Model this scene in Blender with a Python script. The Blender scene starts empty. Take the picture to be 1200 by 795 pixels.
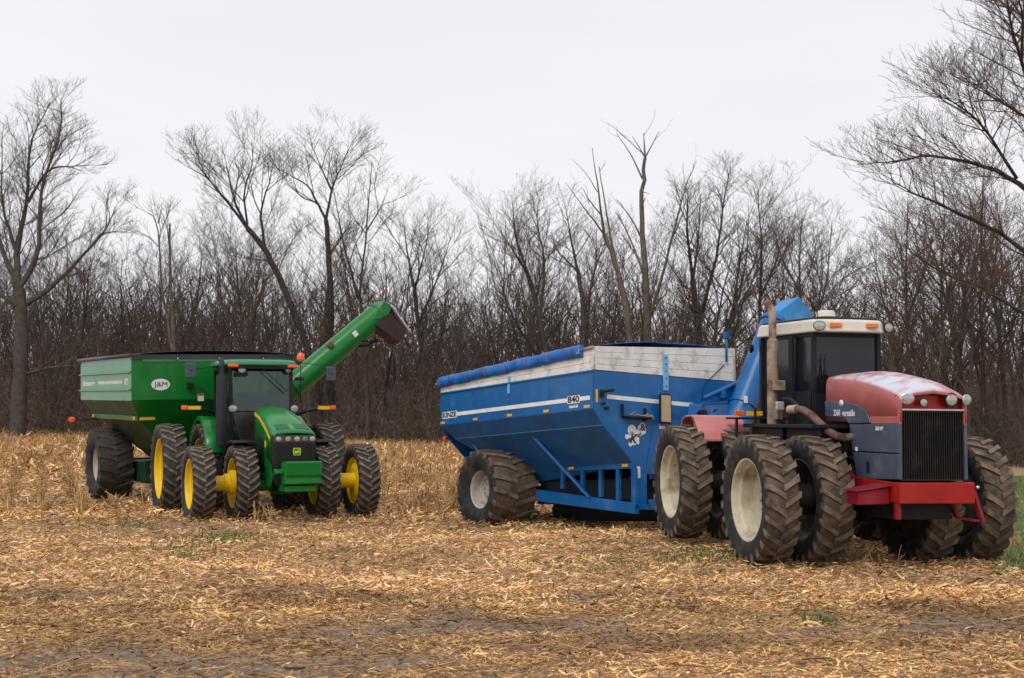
import bpy, bmesh, math, random
import numpy as np
from mathutils import Vector, Matrix, Euler

sc = bpy.context.scene
R = math.radians
# ---------------------------------------------------------------- camera
CAM_H, FPX, HOR = 1.85, 1500.0, 516.0
TILT = math.atan((HOR - 397.5) / FPX)
cd = bpy.data.cameras.new('camera'); cam = bpy.data.objects.new('camera', cd)
sc.collection.objects.link(cam); sc.camera = cam
cd.sensor_width = 36.0; cd.lens = 36.0 * FPX / 1200.0; cd.clip_end = 4000.0
cam.location = (0, 0, CAM_H); cam.rotation_euler = (math.pi / 2 + TILT, 0, 0)
cd.dof.use_dof = True; cd.dof.focus_distance = 20.5; cd.dof.aperture_fstop = 4.5
# ---------------------------------------------------------------- world: overcast sky
SUN_EL, SUN_ROT = 48.0, 200.0
wd = bpy.data.worlds.new('World'); sc.world = wd; wd.use_nodes = True
nt = wd.node_tree; nt.nodes.clear()
def WN(t, **k):
    n = nt.nodes.new(t)
    for a, b in k.items(): setattr(n, a, b)
    return n
sky = WN('ShaderNodeTexSky', sky_type='NISHITA', sun_disc=False, sun_elevation=R(SUN_EL), sun_rotation=R(SUN_ROT), dust_density=4.0, air_density=1.0)
sb = WN('ShaderNodeBackground'); sb.inputs[1].default_value = 0.10
tc = WN('ShaderNodeTexCoord'); mp = WN('ShaderNodeMapping'); mp.inputs['Scale'].default_value = (1.0, 1.0, 4.5)
nz = WN('ShaderNodeTexNoise'); nz.inputs['Scale'].default_value = 1.6; nz.inputs['Detail'].default_value = 5; nz.inputs['Roughness'].default_value = 0.45
rp = WN('ShaderNodeValToRGB')
rp.color_ramp.elements[0].position = 0.3; rp.color_ramp.elements[0].color = (0.86, 0.865, 0.935, 1)
rp.color_ramp.elements[1].position = 0.7; rp.color_ramp.elements[1].color = (0.985, 0.965, 0.995, 1)
cb = WN('ShaderNodeBackground'); cb.inputs[1].default_value = 1.0
mx = WN('ShaderNodeMixShader'); mx.inputs[0].default_value = 0.95
out = WN('ShaderNodeOutputWorld')
L = nt.links.new
L(tc.outputs['Generated'], mp.inputs[0]); L(mp.outputs[0], nz.inputs['Vector']); L(nz.outputs['Fac'], rp.inputs[0]); L(rp.outputs[0], cb.inputs[0])
L(sky.outputs[0], sb.inputs[0]); L(sb.outputs[0], mx.inputs[1]); L(cb.outputs[0], mx.inputs[2]); L(mx.outputs[0], out.inputs[0])
# ---------------------------------------------------------------- veiled sun
sd = bpy.data.lights.new('sun', 'SUN'); so = bpy.data.objects.new('sun', sd); sc.collection.objects.link(so)
sd.energy = 1.45; sd.angle = R(25); sd.color = (1.0, 0.96, 0.9)
so.rotation_euler = (R(90 - SUN_EL), 0, R(180 - SUN_ROT))
sc.view_settings.view_transform = 'Standard'; sc.view_settings.look = 'None'
sc.view_settings.exposure = 0.0; sc.view_settings.gamma = 1.0; sc.view_settings.use_curve_mapping = False
sc.cycles.max_bounces = 5; sc.cycles.diffuse_bounces = 3; sc.cycles.transparent_max_bounces = 8
rng = np.random.default_rng(7); random.seed(7)

# ---------------------------------------------------------------- helpers
def unproj(px, py, Y):
    """world point on the photo ray through (px,py) at ground distance Y"""
    c, s = math.cos(TILT), math.sin(TILT); u = -(py - 397.5) / FPX
    dx, dy, dz = (px - 600) / FPX, c - u * s, s + u * c
    t = Y / dy
    return Vector((dx * t, Y, CAM_H + dz * t))
def link(o, parent=None):
    sc.collection.objects.link(o)
    if parent: o.parent = parent
    return o
def tag(o, label=None, cat=None, group=None, kind=None):
    if label: o['label'] = label
    if cat: o['category'] = cat
    if group: o['group'] = group
    if kind: o['kind'] = kind
    return o
def empty(name, loc=(0, 0, 0), rot=None, parent=None):
    o = bpy.data.objects.new(name, None); o.location = loc; o.empty_display_size = .1
    if rot is not None: o.rotation_euler = rot
    return link(o, parent)
def npmesh(name, V, F, mats, attr=None, smooth=False, midx=None):
    """V (n,3); F (m,k) all same k"""
    me = bpy.data.meshes.new(name); V = np.asarray(V, np.float32); F = np.asarray(F, np.int32)
    n, (m, k) = len(V), F.shape
    me.vertices.add(n); me.vertices.foreach_set('co', V.ravel())
    me.loops.add(m * k); me.loops.foreach_set('vertex_index', F.ravel())
    me.polygons.add(m); me.polygons.foreach_set('loop_start', np.arange(m, dtype=np.int32) * k)
    me.polygons.foreach_set('use_smooth', np.full(m, smooth))
    for mt in (mats if isinstance(mats, (list, tuple)) else [mats]): me.materials.append(mt)
    if midx is not None: me.polygons.foreach_set('material_index', np.asarray(midx, np.int32))
    if attr is not None:
        a = me.color_attributes.new('tint', 'FLOAT_COLOR', 'POINT')
        c = np.ones((n, 4), np.float32); c[:, :3] = attr; a.data.foreach_set('color', c.ravel())
    me.update(calc_edges=True)
    return me
def vnoise(x, y, s, seed=0):
    """2-D value noise, 0..1"""
    x = np.asarray(x) / s; y = np.asarray(y) / s
    xi, yi = np.floor(x).astype(int), np.floor(y).astype(int); fx, fy = x - xi, y - yi
    fx = fx * fx * (3 - 2 * fx); fy = fy * fy * (3 - 2 * fy)
    def h(a, b):
        v = np.sin(a * 127.1 + b * 311.7 + seed * 74.7) * 43758.5453
        return v - np.floor(v)
    return (h(xi, yi) * (1 - fx) + h(xi + 1, yi) * fx) * (1 - fy) + (h(xi, yi + 1) * (1 - fx) + h(xi + 1, yi + 1) * fx) * fy
def fnoise(x, y, s, seed=0):
    return (vnoise(x, y, s, seed) * .5 + vnoise(x, y, s / 2.1, seed + 1) * .3 + vnoise(x, y, s / 4.3, seed + 2) * .2)

# materials -------------------------------------------------------------------
def mat(name, col, rough=.6, metal=0., var=.15, vscale=4., dirt=None, dirt_amt=0., dscale=3., bump=0., bscale=40., coat=0., spec=.35, zdirt=None, attr=False, streak=False):
    m = bpy.data.materials.new(name); m.use_nodes = True; t = m.node_tree; N, K = t.nodes, t.links.new
    b = N['Principled BSDF']; b.inputs['Roughness'].default_value = rough; b.inputs['Metallic'].default_value = metal
    b.inputs['Specular IOR Level'].default_value = spec; b.inputs['Coat Weight'].default_value = coat
    co = N.new('ShaderNodeTexCoord'); n1 = N.new('ShaderNodeTexNoise'); n1.inputs['Scale'].default_value = vscale; n1.inputs['Detail'].default_value = 6
    K(co.outputs['Object'], n1.inputs['Vector'])
    mr = N.new('ShaderNodeMapRange'); mr.inputs['From Min'].default_value = .3; mr.inputs['From Max'].default_value = .7
    mr.inputs['To Min'].default_value = 1 - var; mr.inputs['To Max'].default_value = 1 + var; K(n1.outputs['Fac'], mr.inputs['Value'])
    v = N.new('ShaderNodeVectorMath'); v.operation = 'SCALE'; K(mr.outputs[0], v.inputs['Scale'])
    if attr:
        a = N.new('ShaderNodeAttribute'); a.attribute_name = 'tint'; K(a.outputs['Color'], v.inputs[0])
    else: v.inputs[0].default_value = col[:3]
    last = v.outputs[0]
    if dirt is not None:
        n2 = N.new('ShaderNodeTexNoise'); n2.inputs['Scale'].default_value = dscale; n2.inputs['Detail'].default_value = 8; n2.inputs['Roughness'].default_value = .65
        if streak:
            sm = N.new('ShaderNodeMapping'); sm.inputs['Scale'].default_value = (3, 3, .4); K(co.outputs['Object'], sm.inputs[0]); K(sm.outputs[0], n2.inputs['Vector'])
        else: K(co.outputs['Object'], n2.inputs['Vector'])
        r2 = N.new('ShaderNodeMapRange'); r2.inputs['From Min'].default_value = .62 - .35 * dirt_amt; r2.inputs['From Max'].default_value = .80 - .30 * dirt_amt
        r2.inputs['To Max'].default_value = min(1, .35 + dirt_amt); K(n2.outputs['Fac'], r2.inputs['Value'])
        fac = r2.outputs[0]
        if zdirt:
            sx = N.new('ShaderNodeSeparateXYZ'); K(co.outputs['Object'], sx.inputs[0])
            r3 = N.new('ShaderNodeMapRange'); r3.inputs['From Min'].default_value = zdirt[0]; r3.inputs['From Max'].default_value = zdirt[1]
            r3.inputs['To Min'].default_value = .55; r3.inputs['To Max'].default_value = 0; K(sx.outputs['Z'], r3.inputs['Value'])
            mm = N.new('ShaderNodeMath'); mm.operation = 'MULTIPLY'; K(r3.outputs[0], mm.inputs[0]); K(n2.outputs['Fac'], mm.inputs[1])
            ad = N.new('ShaderNodeMath'); ad.operation = 'ADD'; ad.use_clamp = True; K(mm.outputs[0], ad.inputs[0]); K(fac, ad.inputs[1]); fac = ad.outputs[0]
        x = N.new('ShaderNodeMix'); x.data_type = 'RGBA'; K(fac, x.inputs['Factor']); K(last, x.inputs[6]); x.inputs[7].default_value = (*dirt, 1)
        last = x.outputs[2]
        rr = N.new('ShaderNodeMapRange'); rr.inputs['To Min'].default_value = rough; rr.inputs['To Max'].default_value = .92; K(fac, rr.inputs['Value']); K(rr.outputs[0], b.inputs['Roughness'])
    K(last, b.inputs['Base Color'])
    if bump:
        nb = N.new('ShaderNodeTexNoise'); nb.inputs['Scale'].default_value = bscale; nb.inputs['Detail'].default_value = 4; K(co.outputs['Object'], nb.inputs['Vector'])
        bp = N.new('ShaderNodeBump'); bp.inputs['Strength'].default_value = bump; bp.inputs['Distance'].default_value = .02; K(nb.outputs['Fac'], bp.inputs['Height']); K(bp.outputs[0], b.inputs['Normal'])
    return m
# ================================================================ ground
FIX = [(3.7,19.1,.0),(7.1,19.8,.0),(2.7,22.2,.09),(-7,26.2,.19),(-3.4,27.9,.19),(-8.4,28.8,.2),(-5,30.4,.22),(-.6,28,.06),(1.7,29.5,.06),(-10.2,33.1,.27),(-8,35.2,.3)]
def terr(X, Y):
    X = np.asarray(X, float); Y = np.asarray(Y, float)
    s = np.clip(.0222 - .0004 * X, .008, .036)
    t = np.clip(Y - 21.5, 0, None); t = np.where(t < 3, t * t / 6, t - 1.5)
    t = np.minimum(t, 75 + .2 * np.clip(t - 75, 0, 200)); t = np.minimum(t, 100)
    z = s * t
    w = np.zeros_like(z); c = np.zeros_like(z)
    for fx, fy, fz in FIX:
        sf = min(max(.0222 - .0004 * fx, .008), .036); tf = max(fy - 21.5, 0); tf = tf * tf / 6 if tf < 3 else tf - 1.5
        g = np.exp(-((X - fx) ** 2 + (Y - fy) ** 2) / (2 * 1.6 ** 2)); w += g; c += g * (fz - sf * tf)
    z = z + c / (w + .05)
    near = np.clip(1 - (Y - 50) / 60, 0, 1)
    z = z + near * ((vnoise(X, Y, 1.7, 3) - .5) * .05 + (vnoise(X, Y, .55, 4) - .5) * .06 * (1 - np.exp(-((Y - 12) / 3.) ** 2) * .5))
    return z
def mudmask(X, Y):
    """bare wet mud between the residue: wheel-run streaks near the road side and scattered patches"""
    a = fnoise(X * .28, Y, .9, 11); b = fnoise(X, Y, 2.2, 17)
    lane = np.exp(-((Y - 12.9 - .3 * np.sin(X * .5)) / 1.9) ** 2) * .30 + np.exp(-((Y - 10.6) / .5) ** 2) * .12
    c = fnoise(X * .5, Y, .45, 29)
    m = (a - .60) * 4 + lane * (c * 6.5 - 1.9) * 1.5 + (b - .58) * 1.4 + (c - .5) * .8
    return np.clip(m, 0, 1)
def gaxis(parts):
    o = []
    for a, b, n in parts: o += list(np.linspace(a, b, n, endpoint=False))
    return np.array(o + [parts[-1][1]])
xs = gaxis([(-1500, -120, 12), (-120, -24, 24), (-24, 24, 300), (24, 120, 24), (120, 1500, 12)])
ys = gaxis([(-60, 7, 12), (7, 30, 170), (30, 50, 60), (50, 100, 40), (100, 300, 20), (300, 1600, 12)])
GX, GY = np.meshgrid(xs, ys); GZ = terr(GX, GY)
nv = len(xs); idx = np.arange(GX.size).reshape(GX.shape)
F = np.stack([idx[:-1, :-1], idx[:-1, 1:], idx[1:, 1:], idx[1:, :-1]], -1).reshape(-1, 4)
mm = mudmask(GX, GY) * (GY < 60)
gm = bpy.data.materials.new('field soil'); gm.use_nodes = True
t = gm.node_tree; N, K = t.nodes, t.links.new; b = N['Principled BSDF']
co = N.new('ShaderNodeTexCoord')
def noise(sc_, det=8, ro=.6):
    n = N.new('ShaderNodeTexNoise'); n.inputs['Scale'].default_value = sc_; n.inputs['Detail'].default_value = det; n.inputs['Roughness'].default_value = ro
    K(co.outputs['Object'], n.inputs['Vector']); return n
def ramp(src, stops):
    r = N.new('ShaderNodeValToRGB'); el = r.color_ramp.elements
    while len(el) < len(stops): el.new(.5)
    for e, (p, c) in zip(el, stops): e.position = p; e.color = (*c, 1)
    K(src, r.inputs[0]); return r
n1 = noise(9); r1 = ramp(n1.outputs['Fac'], [(.3, (.14, .085, .048)), (.45, (.29, .18, .095)), (.58, (.42, .27, .135)), (.72, (.54, .37, .19))])
n2 = noise(3.2); r2 = ramp(n2.outputs['Fac'], [(.35, (.10, .064, .040)), (.65, (.27, .185, .122))])
at = N.new('ShaderNodeAttribute'); at.attribute_name = 'tint'; sp = N.new('ShaderNodeSeparateColor'); K(at.outputs['Color'], sp.inputs[0])
mx_ = N.new('ShaderNodeMix'); mx_.data_type = 'RGBA'; K(sp.outputs[0], mx_.inputs['Factor']); K(r1.outputs[0], mx_.inputs[6]); K(r2.outputs[0], mx_.inputs[7]); K(mx_.outputs[2], b.inputs['Base Color'])
rr = N.new('ShaderNodeMapRange'); rr.inputs['To Min'].default_value = .95; rr.inputs['To Max'].default_value = .5; K(sp.outputs[0], rr.inputs['Value']); K(rr.outputs[0], b.inputs['Roughness'])
n3 = noise(14, 6); bp = N.new('ShaderNodeBump'); bp.inputs['Strength'].default_value = .8; bp.inputs['Distance'].default_value = .05; K(n3.outputs['Fac'], bp.inputs['Height']); K(bp.outputs[0], b.inputs['Normal'])
att = np.stack([mm.ravel(), np.zeros(mm.size), np.zeros(mm.size)], 1)
o = link(bpy.data.objects.new('ground', npmesh('ground', np.stack([GX, GY, GZ], -1).reshape(-1, 3), F, gm, att, True))); tag(o, kind='structure')

# grass strip at the right edge of the field
def grass_edge(Y): return .372 * Y + .15 * np.sin(Y * 1.1) - .15
gy = np.linspace(17.5, 52, 90); gu = np.linspace(0, 1, 30)
GY2, U = np.meshgrid(gy, gu, indexing='ij'); GX2 = grass_edge(GY2) + U * (14 - .1 * GY2) ; GZ2 = terr(GX2, GY2) + .03
i2 = np.arange(GX2.size).reshape(GX2.shape); F2 = np.stack([i2[:-1, :-1], i2[:-1, 1:], i2[1:, 1:], i2[1:, :-1]], -1).reshape(-1, 4)
M_grass_s = mat('turf', (.085, .12, .03), .95, var=.5, vscale=2.5, dirt=(.22, .16, .08), dirt_amt=.25, dscale=1.5, bump=.6, bscale=30)
o = link(bpy.data.objects.new('grass_verge', npmesh('grass_verge', np.stack([GX2, GY2, GZ2], -1).reshape(-1, 3), F2, M_grass_s, None, True))); tag(o, kind='structure')

# residue: ribbons of leaf and husk, and broken stalks ---------------------------------
M_res = mat('dry maize residue', (1, 1, 1), .85, var=.18, vscale=30, attr=True, spec=.25)
PAL = np.array([(.60, .41, .205), (.55, .345, .145), (.50, .29, .125), (.58, .345, .20), (.37, .20, .085), (.21, .11, .048), (.09, .052, .028), (.55, .37, .10), (.68, .49, .30)])
def ribbons(n, Y0, Y1, scale, pw, seed, upr=.0, lift=.05, keep=None, slope=1.12, wide=1.):
    g = np.random.default_rng(seed)
    Y = Y0 + (Y1 - Y0) * g.random(n) ** .85 if Y1 - Y0 > 3 else Y0 + (Y1 - Y0) * g.random(n)
    X = (g.random(n) * 2 - 1) * (Y * .43 * slope + 1.5)
    md = mudmask(X, Y); k = (g.random(n) > md * .72) & ((X < grass_edge(Y) + .25 * g.random(n)) | (Y < 18.2))
    if keep is not None: k &= keep(X, Y, g)
    X, Y, md = X[k], Y[k], md[k]; n = len(X)
    Ln = scale * (.35 + 1.1 * g.random(n) ** 2) ; W = Ln * (.10 + .16 * g.random(n)) * wide
    W = np.minimum(W, .055 * wide * max(1, scale / .16))
    yaw = g.random(n) * np.pi * 2; yaw = np.where(g.random(n) < .3, g.normal(0, .4, n), yaw)
    pit = g.normal(0, .22, n) + upr * g.random(n); curl = g.normal(0, 1.3, n); rol = g.normal(0, .6, n)
    S = 4; u = np.linspace(-.5, .5, S)
    d = np.stack([np.cos(yaw) * np.cos(pit), np.sin(yaw) * np.cos(pit), np.sin(pit)], 1)
    s = np.stack([-np.sin(yaw) * np.cos(rol), np.cos(yaw) * np.cos(rol), np.sin(rol)], 1)
    up = np.cross(d, s)
    c = np.stack([X, Y, terr(X, Y) + lift * g.random(n) ** 1.5 + .006 + np.abs(np.sin(pit)) * Ln * .4], 1)
    bend = curl * Ln * .22
    P = c[:, None] + d[:, None] * (u[None, :, None] * Ln[:, None, None]) + up[:, None] * ((.25 - u ** 2)[None, :, None] * bend[:, None, None] * 1.2) + s[:, None] * (u ** 2)[None, :, None] * (g.normal(0, .5, n) * Ln)[:, None, None]
    taper = np.array([.55, 1., .9, .3])
    A = P - s[:, None] * (W[:, None] * taper[None])[..., None] * .5; B = P + s[:, None] * (W[:, None] * taper[None])[..., None] * .5
    V = np.stack([A, B], 2).reshape(-1, 3)
    base = (np.arange(n) * S * 2)[:, None, None]
    q = np.array([[2 * i, 2 * i + 1, 2 * i + 3, 2 * i + 2] for i in range(S - 1)])[None]
    Fq = (base + q).reshape(-1, 4)
    br = np.clip((fnoise(X * .8, Y, 1.5, 23) - .5) * 1.5 + (vnoise(X * .8, Y, .38, 37) - .5) * .9 + .5, 0, 1)
    pr = g.random(n); ci = np.searchsorted(np.cumsum(pw), pr * sum(pw)); ci = np.minimum(ci, len(PAL) - 1)
    C = PAL[ci] * (1.20 + .42 * g.random(n))[:, None] * (.50 + .92 * br)[:, None] * (1 - .35 * md)[:, None]
    wet = 1 - .26 * np.exp(-((Y - 12.3) / 1.9) ** 2); C = C * wet[:, None]
    return V, Fq, np.repeat(C, S * 2, 0)
def merge(parts):
    Vs, Fs, Cs, o_ = [], [], [], 0
    for V, F_, C in parts: Vs.append(V); Fs.append(F_ + o_); Cs.append(C); o_ += len(V)
    return np.concatenate(Vs), np.concatenate(Fs), np.concatenate(Cs)
pw = [.17, .18, .15, .13, .14, .11, .07, .05, .05]
pwd = [.08, .14, .12, .08, .20, .2, .14, .12, .02]
parts = [ribbons(46000, 9.2, 15.5, .085, pwd, 1, wide=.8, lift=.05), ribbons(60000, 9.2, 16, .048, pwd, 2, wide=1.1, lift=.03), ribbons(1200, 9.2, 16, .17, pwd, 21, wide=.5, lift=.06), ribbons(70000, 9.2, 17, .035, pwd, 24, wide=1.7, lift=.045, upr=.3),
         ribbons(90000, 14, 28, .095, pw, 3, lift=.09, upr=.3), ribbons(90000, 14, 25, .060, pw, 23, lift=.05, upr=.3, wide=1.2), ribbons(3500, 14, 28, .20, pw, 22, lift=.08, upr=.3, wide=.45),
         ribbons(90000, 26, 48, .165, pw, 4, upr=.5, lift=.12), ribbons(50000, 44, 92, .38, pw, 5, upr=.9, lift=.2, slope=1.0)]
V, F, C = merge(parts)
o = link(bpy.data.objects.new('crop_residue', npmesh('crop_residue', V, F, M_res, C)))
tag(o, 'tan litter of chopped maize leaves and husks covering the field', 'crop residue', kind='stuff')

def sticks(base, dirv, Ln, r, col, n=4):
    """tapered prisms, vectorised"""
    m = len(base); d = dirv / np.linalg.norm(dirv, axis=1)[:, None]
    a = np.cross(d, np.array([.3, .2, .93])[None]); a /= np.linalg.norm(a, axis=1)[:, None] + 1e-9; b_ = np.cross(d, a)
    an = np.arange(n) * 2 * np.pi / n
    ring = a[:, None] * np.cos(an)[None, :, None] + b_[:, None] * np.sin(an)[None, :, None]
    P0 = base[:, None] + ring * r[:, None, None]; P1 = (base + d * Ln[:, None])[:, None] + ring * (r * .8)[:, None, None]
    V = np.concatenate([P0, P1], 1).reshape(-1, 3); o_ = (np.arange(m) * 2 * n)[:, None, None]
    q = np.array([[i, (i + 1) % n, n + (i + 1) % n, n + i] for i in range(n)] + ([[n, n + 1, n + 2, n + 3]] if n == 4 else []))[None]
    return V, (o_ + q).reshape(-1, 4), np.repeat(col, 2 * n, 0)
g = np.random.default_rng(31)
# lying stalks
n = 5200; Y = 9.4 + 36 * g.random(n) ** 1.5; X = (g.random(n) * 2 - 1) * (Y * .46 + 1); yaw = g.normal(0, .6, n) + np.pi * (g.random(n) < .25) * .5
k = (X < grass_edge(Y)) | (Y < 18.2); X, Y, yaw = X[k], Y[k], yaw[k]; n = len(X)
st = [sticks(np.stack([X, Y, terr(X, Y) + .02 + .05 * g.random(n)], 1), np.stack([np.cos(yaw), np.sin(yaw), g.normal(.03, .12, n)], 1), .06 + .30 * g.random(n) ** 2.5, .003 + .005 * g.random(n) ** 2, PAL[g.integers(0, 6, n)] * (.6 + .5 * g.random(n))[:, None])]
# standing stubble in rows running away to the left
def stub_density(X, Y):
    d = np.clip((Y - 30) / 10, 0, 1) * .9
    d = np.maximum(d, np.clip((-X - 6.8) / 2.5, 0, 1) * np.clip((Y - 23.5) / 5, 0, 1) * .85)
    d = np.maximum(d, np.exp(-((X + 1.9) / 1.0) ** 2) * np.clip((Y - 25.5) / 3, 0, 1) * .9)
    return d * np.clip((fnoise(X, Y, 3., 41) - .28) * 3, .15, 1)
n = 52000; Y = 22 + 68 * g.random(n) ** 1.1; X = (g.random(n) * 2 - 1) * (Y * .45 + 2)
row = .76; M_row = 0; ca, sa = math.cos(.35), math.sin(.35); u_ = X * ca + Y * sa; w_ = -X * sa + Y * ca
u_ = np.round(u_ / row) * row + g.normal(0, .05, n); X2 = u_ * ca - w_ * sa; Y2 = u_ * sa + w_ * ca
X, Y = np.where(Y < 50, X2, X), np.where(Y < 50, Y2, Y)
CLR = [(-5.6, 28.6, 3.1), (-8.6, 33., 2.6), (.6, 27.5, 3.2), (5.3, 21, 3.6)]
k = (g.random(n) < stub_density(X, Y)) & (X < grass_edge(Y)) & (Y > 23)
for cx, cy, cr in CLR: k &= ((X - cx) ** 2 + (Y - cy) ** 2 > cr ** 2)
X, Y = X[k], Y[k]; n = len(X); z = terr(X, Y)
hh = (.12 + .42 * g.random(n) ** 1.6) * np.where(Y > 45, 1.1, 1)
colr = PAL[g.choice([0, 1, 2, 3, 4, 5, 7], n, p=[.2, .17, .15, .08, .2, .15, .05])] * (.55 + .5 * g.random(n))[:, None]
st.append(sticks(np.stack([X, Y, z], 1), np.stack([g.normal(0, .22, n), g.normal(0, .22, n), np.ones(n)], 1), hh, (.010 + .008 * g.random(n)), colr))
for kk in range(2):
    an = g.random(n) * 6.28
    st.append(sticks(np.stack([X, Y, z + hh * (.3 + .5 * g.random(n))], 1), np.stack([np.cos(an), np.sin(an), g.normal(.1, .7, n)], 1), .12 + .22 * g.random(n), .007 + .006 * g.random(n), colr * 1.12))
V, F, C = merge(st)
o = link(bpy.data.objects.new('maize_stubble', npmesh('maize_stubble', V, F, M_res, C)))
tag(o, 'stumps and broken stalks of harvested maize standing and lying in the field', 'stubble', kind='stuff')

# green weeds and grass blades
M_weed = mat('weed leaf', (1, 1, 1), .7, var=.3, vscale=20, attr=True)
def blades(X, Y, h, w, seed, cols):
    g = np.random.default_rng(seed); n = len(X); yaw = g.random(n) * 6.28; lean = g.normal(0, .5, n)
    s = np.stack([np.cos(yaw), np.sin(yaw), 0 * yaw], 1); f_ = np.stack([-np.sin(yaw), np.cos(yaw), 0 * yaw], 1)
    b0 = np.stack([X, Y, terr(X, Y)], 1); H_ = h * (.5 + g.random(n)); u = np.array([0, .5, 1.]); tp = np.array([1, .8, .1])
    P = b0[:, None] + np.array([0, 0, 1.])[None, None] * (H_[:, None] * (u - .15 * u ** 2)[None])[..., None] + f_[:, None] * ((lean * H_)[:, None] * (u ** 2)[None])[..., None]
    A = P - s[:, None] * (w * tp)[None, :, None]; B = P + s[:, None] * (w * tp)[None, :, None]
    V = np.stack([A, B], 2).reshape(-1, 3); q = np.array([[0, 1, 3, 2], [2, 3, 5, 4]])[None]
    F_ = ((np.arange(n) * 6)[:, None, None] + q).reshape(-1, 4)
    C = np.array(cols)[g.integers(0, len(cols), n)] * (.6 + .7 * g.random(n))[:, None]
    return V, F_, np.repeat(C, 6, 0)
GC = [(.07, .15, .03), (.09, .20, .04), (.12, .18, .05), (.16, .17, .06)]
pt = []
def gp(px, py):  # ground point under a pixel (approx)
    Y = CAM_H * FPX / (py - HOR)
    for _ in range(12): Y = (CAM_H - float(terr(np.array((px - 600) / FPX * Y), np.array(Y)))) * FPX / (py - HOR)
    return (px - 600) / FPX * Y, Y
for px, py, r_, nb in [(265, 632, .55, 520), (215, 645, .35, 160), (155, 616, .3, 120), (228, 655, .2, 60), (735, 662, .5, 160), (640, 660, .3, 60), (860, 652, .6, 420), (960, 728, .12, 60), (700, 610, .8, 200), (150, 580, .3, 40), (835, 648, .5, 200), (780, 655, .5, 140)]:
    x, y = gp(px, py); pt.append(blades(x + g.normal(0, r_, nb), y + g.normal(0, r_ * .8, nb), .11, .009, int(px), GC))
V, F, C = merge(pt)
o = link(bpy.data.objects.new('weeds', npmesh('weeds', V, F, M_weed, C))); tag(o, 'low green weeds sprouting in patches between the maize residue', 'weeds', kind='stuff')
n = 26000; Y = 18 + 33 * g.random(n) ** 1.2; X = grass_edge(Y) + g.random(n) ** 1.4 * (11 - .06 * Y)
V, F, C = blades(X, Y, .09, .010, 77, GC + [(.32, .24, .12), (.2, .2, .08)])
o = link(bpy.data.objects.new('grass', npmesh('grass', V, F, M_weed, C))); tag(o, 'short green grass on the verge right of the red tractor', 'grass', kind='stuff')

# a few broken stalks one can pick out
def stalk_clump(px, py, label, seed, n, h, spread, bend=.25):
    g = np.random.default_rng(seed); x, y = gp(px, py); b_ = []
    bx = x + g.normal(0, spread, n); by = y + g.normal(0, spread * .6, n); z = terr(bx, by) - .03
    base = np.stack([bx, by, z], 1) - np.array([x, y, float(terr(np.array(x), np.array(y)))]); d = np.stack([g.normal(0, bend, n), g.normal(0, bend, n), np.ones(n)], 1); hh = h * (.55 + .6 * g.random(n))
    c = PAL[g.integers(0, 4, n)] * (.85 + .3 * g.random(n))[:, None]
    L_ = [sticks(base, d, hh, .010 + .006 * g.random(n), c)]
    q = base + d / np.linalg.norm(d, axis=1)[:, None] * (hh * .6)[:, None]; an = g.random(n) * 6.28
    L_.append(sticks(q, np.stack([np.cos(an), np.sin(an), g.normal(-.2, .5, n)], 1), h * (.3 + .4 * g.random(n)), .009 + 0 * an, c * 1.05))
    V, F, C = merge(L_); o = link(bpy.data.objects.new('broken_stalks', npmesh('broken_stalks', V, F, M_res, C)))
    o.location = (x, y, float(terr(np.array(x), np.array(y)))); tag(o, label, 'maize stalks', 'tufts of broken maize stalks')
stalk_clump(101, 598, 'tall tuft of broken maize stalks before the wheel of the green cart', 301, 16, .62, .10, .12)
stalk_clump(192, 588, 'splayed maize stumps between the green cart wheel and the yellow rear wheel', 302, 9, .42, .07, .3)
stalk_clump(313, 612, 'pale broken maize stalks under the nose of the green tractor', 303, 14, .48, .16, .25)
stalk_clump(550, 600, 'broken maize stalks left of the big tyre of the blue cart', 304, 9, .38, .12, .3)
stalk_clump(1187, 640, 'short row of dark maize stumps in the green grass at the right edge', 306, 7, .30, .07, .12)
stalk_clump(1018, 660, 'loose sticks lying under the nose of the red tractor', 305, 6, .5, .18, 1.6)
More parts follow.
